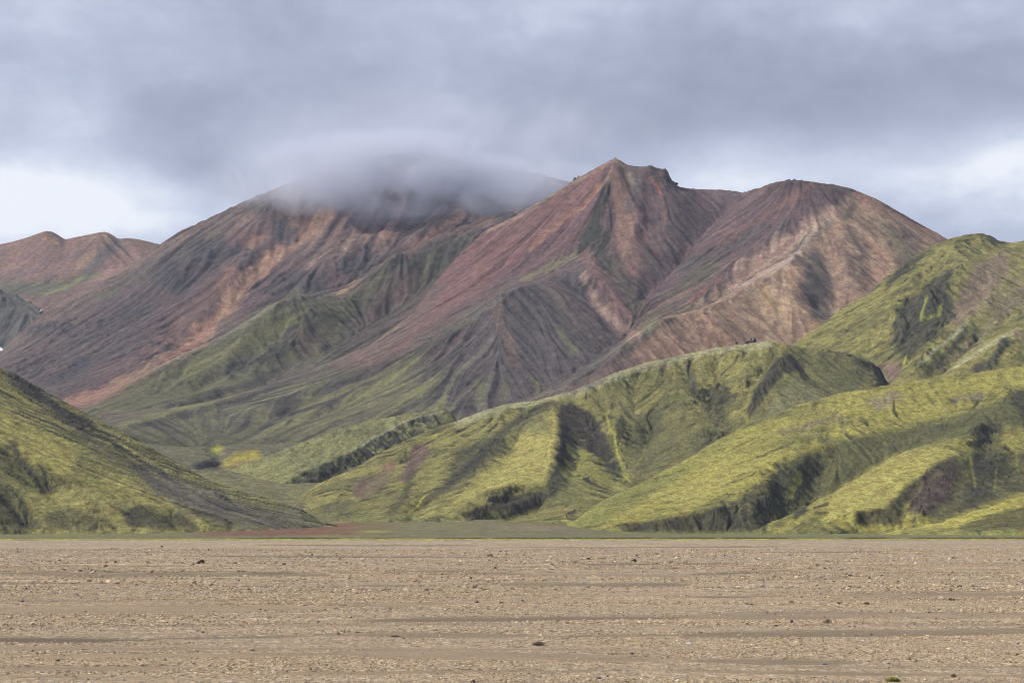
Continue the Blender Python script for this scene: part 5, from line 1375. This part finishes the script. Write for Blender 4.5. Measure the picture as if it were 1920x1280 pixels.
def ground_at(px, py):
    """where the line of sight through a photo point first meets the plain"""
    D0 = CZ * F / (py - HY)
    D = np.linspace(D0 * 0.8, D0 * 1.25, 900); x = (px - CX) / F * D
    z = plain_relief(x, D) - 0.03
    e = z - (CZ - (py - HY) / F * D)
    i = int(np.argmax(e >= 0)) if (e >= 0).any() else int(np.argmax(e))
    return float(x[i]), float(D[i]), float(z[i])


# photo x, y of the stone's foot, length and height in photo pixels, colour, shape number, label
STONES = [
    (377, 1055, 15, 7, 'brown', 1, 'large dark brown boulder standing alone on the far gravel, left part of the plain'),
    (1011, 1209, 24, 8, 'red', 2, 'long flat reddish brown slab lying on a gravel bar near the middle'),
    (929, 1065, 7, 3, 'brown', 3, 'small brown rock on the far gravel above a dark sand run'),
    (883, 1084, 5, 3, 'dark', 4, 'small black stone at the near edge of the far dark sand run'),
    (303, 1025, 5, 2.5, 'dark', 5, 'tiny dark rock farthest off on the left gravel, near the grass strip'),
    (391, 1031, 4, 2.5, 'dark', 6, 'tiny dark rock behind the large brown boulder'),
    (217, 1054, 5, 3, 'dark', 1, 'small dark stone on far gravel left of the large boulder'),
    (940, 1131, 9, 4, 'brown', 2, 'dark brown lump on the sand run below the coarse gravel bar'),
    (894, 1129, 7, 3.5, 'dark', 3, 'low dark stone left of a brown lump on the sand run'),
    (980, 1127, 7, 4.5, 'blue', 4, 'dark grey stone between coarse gravel and sand, right of the brown lump'),
    (888, 1279, 9, 6, 'dark', 5, 'black stone at the very bottom edge, left of the middle'),
    (1424, 1048, 7, 3, 'white', 6, 'bright white stone on the far gravel right of the middle'),
    (1350, 1115, 6, 4.5, 'ochre', 1, 'yellow ochre stone at the edge of a brown sand run'),
    (1484, 1129, 11, 3, 'dark', 2, 'flat black stone lying across the grey gravel bar'),
    (1782, 1125, 6, 4.5, 'dark', 3, 'left one of two dark stones touching on the right gravel'),
    (1788, 1125, 4.5, 4, 'brown', 4, 'right one of two dark stones touching on the right gravel'),
    (1484, 1166, 8, 5, 'dark', 5, 'dark upright stone at the near side of the smooth sand patch'),
    (1439, 1149, 4, 2.5, 'brown', 6, 'small brown stone on the smooth sand patch, left of the tan one'),
    (1451, 1150, 9, 3, 'tan', 1, 'low tan stone lying on the smooth sand patch'),
    (1634, 1190, 5, 3, 'dark', 2, 'single small black stone on the grey sand run'),
    (1291, 1207, 12, 3.5, 'pale', 3, 'pale bluish flake lying on the gravel right of the red slab'),
    (1619, 1202, 9, 3, 'pale', 4, 'pale bluish stone below a small black stone on the right'),
    (1908, 1228, 8, 4.5, 'dark', 5, 'dark stone near the right edge, the lower of two'),
    (1908, 1207, 6, 4, 'blue', 6, 'blue grey stone near the right edge, the upper of two'),
    (1787, 1269, 11, 7, 'brown', 1, 'brown rounded stone near the bottom right corner'),
    (1547, 1066, 6, 3, 'dark', 2, 'dark stone in a little cluster on the far right gravel, left member'),
    (1556, 1065, 5, 3, 'blue', 3, 'grey stone in a little cluster on the far right gravel, right member'),
    (1594, 1079, 8, 2.5, 'dark', 4, 'flat dark stone by the small dark sand run on the right'),
    (42, 1128, 7, 4.5, 'blue', 5, 'blue stone at the left edge where coarse gravel meets sand'),
    (145, 1116, 6, 4, 'blue', 6, 'dark bluish stone in the coarse gravel bar at left'),
    (82, 1105, 5, 4, 'ochre', 1, 'orange tinted stone in the coarse gravel bar at far left'),
    (108, 1239, 9, 4, 'brown', 2, 'dark brown stone in the near gravel at lower left'),
    (262, 1237, 7, 3, 'dark', 3, 'small black stone in the near gravel, right of the dark brown one'),
    (381, 1186, 5, 4, 'dark', 4, 'small upright black stone on gravel above a thin sand run'),
    (597, 1166, 5, 3, 'dark', 5, 'small dark stone left of the dark sand run in the middle'),
    (489, 1143, 5, 3, 'dark', 6, 'small dark stone on pale smooth sand at left'),
    (740, 1193, 17, 3, 'dark', 1, 'thin dark mark shaped as a flat stone on the sand left of the red slab'),  # twig-like dark mark, given the shape of a flat stone
    (1185, 1226, 8, 4, 'dark', 2, 'dark stone in coarse gravel below the red slab, to its right'),
    (1122, 1272, 9, 5, 'blue', 3, 'dark grey stone near the bottom edge right of the middle'),
    (1262, 1228, 5, 3.5, 'tan', 4, 'bright tan stone at the lower edge of a coarse bar'),
    (1546, 1246, 9, 5, 'blue', 5, 'blue grey stone in the near gravel on the right'),
    (1786, 1290, 8, 5, 'dark', 6, ''),
]
for i, (px, py, w, h, cn, sh, lb) in enumerate(STONES):
    if not lb: continue
    x, D, z = ground_at(px, py)
    me = rock_mesh('rock', SM[cn], 40 + i, 0.35, 1.0, 3)
    o = bpy.data.objects.new('rock', me); col.objects.link(o)
    co = np.array([v.co[:] for v in me.vertices]); wx = np.ptp(co[:, 0]); hz = co[:, 2].max()
    W = w / F * D; H = h / F * D
    for v in me.vertices: v.co = (v.co.x / wx * W, v.co.y / wx * W * 0.8, v.co.z / hz * H)
    me.update()
    o.location = (x, D, z - 0.06 * H)
    tag(o, lb, 'rock', 'single stones lying on the gravel plain')


def make_tuft():
    rng = random.Random(8)
    x, D, z = ground_at(1674, 1277)
    m = stone_material('moss_cushion', (.16, .17, .03), (.06, .07, .015), 1.0)
    root = bpy.data.objects.new('moss_tuft', None); col.objects.link(root); root.location = (x, D, z)
    tag(root, 'low yellow green moss tuft on the gravel at the bottom right', 'plant')
    me = rock_mesh('cushion', m, 77, 1.0, 0.5, 3)
    for v in me.vertices: v.co = (v.co.x * 0.16, v.co.y * 0.12, v.co.z * 0.13 * (1 + 0.25 * math.sin(v.co.x * 30 + v.co.y * 17)))
    o = bpy.data.objects.new('cushion', me); col.objects.link(o); o.parent = root
    vs, fs = [], []
    for k in range(420):
        a = rng.uniform(0, 6.28); r = 0.085 * math.sqrt(rng.random()); bx, by = r * math.cos(a), r * 0.7 * math.sin(a)
        bz = 0.03 * (1 - (r / .09) ** 2); h = rng.uniform(.012, .03); an = rng.uniform(0, 6.28); w = .0025
        lx, ly = rng.uniform(-.012, .012), rng.uniform(-.012, .012)
        n = len(vs); vs += [(bx - w * math.cos(an), by - w * math.sin(an), bz), (bx + w * math.cos(an), by + w * math.sin(an), bz), (bx + lx, by + ly, bz + h)]
        fs.append((n, n + 1, n + 2))
    me2 = bpy.data.meshes.new('blades'); me2.from_pydata(vs, [], fs)
    me2.materials.append(stone_material('moss_blade', (.26, .27, .05), (.12, .14, .03), 1.0))
    o2 = bpy.data.objects.new('blades', me2); col.objects.link(o2); o2.parent = root; o2['kind'] = 'stuff'


make_tuft()


def crag(name, T, px, py, w, h, seed, label, mat='cliff', blocks=3, group=None, D=None):
    """a rock knob made of a few fused jagged blocks, standing on terrain T"""
    if D is None: D = T.hit(px, py + 1)[1]
    X = (px - CX) / F * D; Z = CZ + (HY - py) / F * D; W = w / F * D; H = h / F * D
    rng = random.Random(seed)
    vs, fs = [], []
    for b in range(blocks):
        me = rock_mesh('tmp', None, seed * 7 + b, 0.5, 1.0, 2)
        co = np.array([v.co[:] for v in me.vertices])
        s = 1.0 if b == 0 else rng.uniform(.4, .7)
        ox = 0 if b == 0 else rng.uniform(-.45, .45) * W
        co = co * [W * s * (0.8 if blocks > 1 else 1), W * s, H * s * 1.3 / max(co[:, 2].max(), .1)] + [ox, rng.uniform(-.2, .2) * W, -H * 0.45]
        n = len(vs); vs += [tuple(c) for c in co]; fs += [tuple(n + i for i in p.vertices) for p in me.polygons]
        bpy.data.meshes.remove(me)
    me = bpy.data.meshes.new(name); me.from_pydata(vs, [], fs); me.materials.append(SM[mat])
    o = bpy.data.objects.new(name, me); col.objects.link(o); o.location = (X, D, Z)
    tag(o, label, 'rock', group)


PK = HILLS['red_peak_mountain']; MS = HILLS['misty_mountain']; KR = HILLS['mossy_middle_ridge']
G = 'rock crags standing on the mountain crests'
crag('rock_crag', PK, 1153, 299, 5, 5, 1, 'tiny pointed rock on the very top of the red peak', 'crest', 1, G, 2897)
crag('rock_crag', MS, 1085, 338, 17, 12, 2, 'round grey rock knob in mist left of the red summit, the larger of two', 'cliff', 3, G, 2990)
crag('rock_crag', MS, 1070, 346, 13, 6, 3, 'smaller misty rock knob further down left of the red summit', 'cliff', 2, G, 3000)
crag('rock_crag', PK, 1246, 322, 11, 4, 4, 'square dark block at the right shoulder of the red peak', 'crest', 2, G, 2880)
crag('rock_crag', PK, 1262, 344, 16, 5, 5, 'jagged dark rocks stepping down the right shoulder of the red peak', 'crest', 4, G, 2890)
crag('rock_crag', PK, 1489, 338, 10, 3, 6, 'small dark rock tooth on top of the tan mountain', 'crest', 2, G, 2802)
crag('rock_crag', PK, 1525, 343, 14, 2.5, 7, 'low dark rocks on the crest right of the tan summit', 'crest', 3, G, 2800)
crag('rock_crag', PK, 1413, 637, 14, 7, 8, 'pointed blue grey crag rising behind the mossy middle ridge', 'cliff', 3, G, 1690)
crag('rock_crag', PK, 1401, 641, 14, 3, 9, 'low dark rocks beside the pointed crag behind the mossy ridge', 'cliff', 3, G, 1690)
crag('rock_crag', PK, 1381, 643, 11, 2.5, 10, 'leftmost low blue grey rock behind the mossy ridge crest', 'cliff', 2, G, 1690)
crag('rock_crag', HILLS['far_mountain_range'], 196, 437, 7, 3, 11, 'tiny rocks on the far left summit', 'crest', 2, G, 4300)


def snow(pts, w, T, label, seed):
    m = SNOW
    vs, fs = [], []; rng = random.Random(seed)
    P = [T.hit(x, y) for x, y in pts]
    def z(x, y):
        px = x / y * F + CX; return T.z_at(px, y)
    P2 = []
    for (a, b) in zip(P[:-1], P[1:]):
        for k in range(6): P2.append((a[0] + (b[0] - a[0]) * k / 6, a[1] + (b[1] - a[1]) * k / 6))
    P2.append(P[-1]); n = len(P2)
    for i, (x, y) in enumerate(P2):
        ww = w * (0.35 + 0.65 * math.sin(math.pi * (i + .5) / n)) * rng.uniform(.7, 1.2)
        for s in (-1, -.4, .4, 1):
            yy = y + s * ww; vs.append((x, yy, z(x, yy) + (1.6 if abs(s) < .5 else 0.4)))
    for i in range(n - 1):
        for j in range(3): a = i * 4 + j; fs.append((a, a + 4, a + 5, a + 1))
    me = bpy.data.meshes.new('snow_patch'); me.from_pydata(vs, [], fs); me.materials.append(m)
    for p in me.polygons: p.use_smooth = True
    o = bpy.data.objects.new('snow_patch', me); col.objects.link(o)
    tag(o, label, 'snow', 'snow patches left in the gully')


SNOW = stone_material('old_snow', (.82, .84, .88), (.70, .73, .78), 0.6)
GS = HILLS['dark_grey_slope']
snow([(-8, 658), (0, 655), (5, 656)], 6, GS, 'white snow patch at the left edge of the picture in the gully foot', 1)
snow([(73, 587), (75, 584), (81, 582)], 3.5, GS, 'thin white snow streak in the gully below the far mountains', 2)

# ------------------------------------------------------------------ air and mist
def box(name, lo, hi, mat):
    me = bpy.data.meshes.new(name)
    v = [(x, y, z) for z in (lo[2], hi[2]) for y in (lo[1], hi[1]) for x in (lo[0], hi[0])]
    me.from_pydata(v, [], [(0, 2, 3, 1), (4, 5, 7, 6), (0, 1, 5, 4), (2, 6, 7, 3), (0, 4, 6, 2), (1, 3, 7, 5)])
    me.materials.append(mat); o = bpy.data.objects.new(name, me); col.objects.link(o); return o


hz = bpy.data.materials.new('haze'); hz.use_nodes = True
t = hz.node_tree; t.nodes.clear(); g = NT(t)
pv = g.node('ShaderNodeVolumePrincipled'); pv.inputs['Color'].default_value = (.62, .76, 1.0, 1); pv.inputs['Density'].default_value = HAZE
pv.inputs['Anisotropy'].default_value = 0.2
ou = g.node('ShaderNodeOutputMaterial'); t.links.new(pv.outputs[0], ou.inputs['Volume'])
tag(box('haze', (-5200, -400, -1.35), (5200, 5600, 720), hz), kind='stuff')


def mist(name, c, r, dens, nscale, seed, lo=0.0):
    """a bank of cloud: a closed lens of scattering vapour, thin and ragged at its rim"""
    import bmesh
    m = bpy.data.materials.new(name); m.use_nodes = True
    t = m.node_tree; t.nodes.clear(); g = NT(t)
    tc = g.node('ShaderNodeTexCoord')
    ln = g.node('ShaderNodeVectorMath', operation='LENGTH'); t.links.new(tc.outputs['Object'], ln.inputs[0])
    geo = g.node('ShaderNodeNewGeometry')
    mp = g.node('ShaderNodeMapping'); t.links.new(geo.outputs['Position'], mp.inputs[0]); mp.inputs['Location'].default_value = (seed * 3.1, 0, 0); mp.inputs['Scale'].default_value = (nscale, nscale * 0.5, nscale * 1.2)
    n = g.noise(mp.outputs[0], 1.0, 5, 0.55, 0.6)
    fall = g.ramp(g.m('ADD', ln.outputs['Value'], g.m('MULTIPLY', g.m('SUBTRACT', n, 0.5), -2.9)), 1.0, 0.3)
    d = g.m('MULTIPLY', g.m('MULTIPLY', fall, g.ramp(ln.outputs['Value'], 1.0, 0.68)), dens)
    p = g.node('ShaderNodeVolumePrincipled'); p.inputs['Color'].default_value = (.77, .82, .96, 1); p.inputs['Anisotropy'].default_value = 0.1
    t.links.new(d, p.inputs['Density'])
    o_ = g.node('ShaderNodeOutputMaterial'); t.links.new(p.outputs[0], o_.inputs['Volume'])
    bm = bmesh.new(); bmesh.ops.create_icosphere(bm, subdivisions=3, radius=1.0)
    me = bpy.data.meshes.new(name); bm.to_mesh(me); bm.free(); me.materials.append(m)
    o = bpy.data.objects.new(name, me); col.objects.link(o); o.location = c; o.scale = r
    tag(o, kind='stuff'); return o


def at(px, py, D): return ((px - CX) / F * D, D, CZ + (HY - py) / F * D)


if MIST:
    for (px, py, D, rx, ry, rz, de, sd) in MISTS:
        mist('mist', at(px, py, D), (rx / F * D, ry, rz / F * D), de, 0.0085, sd)
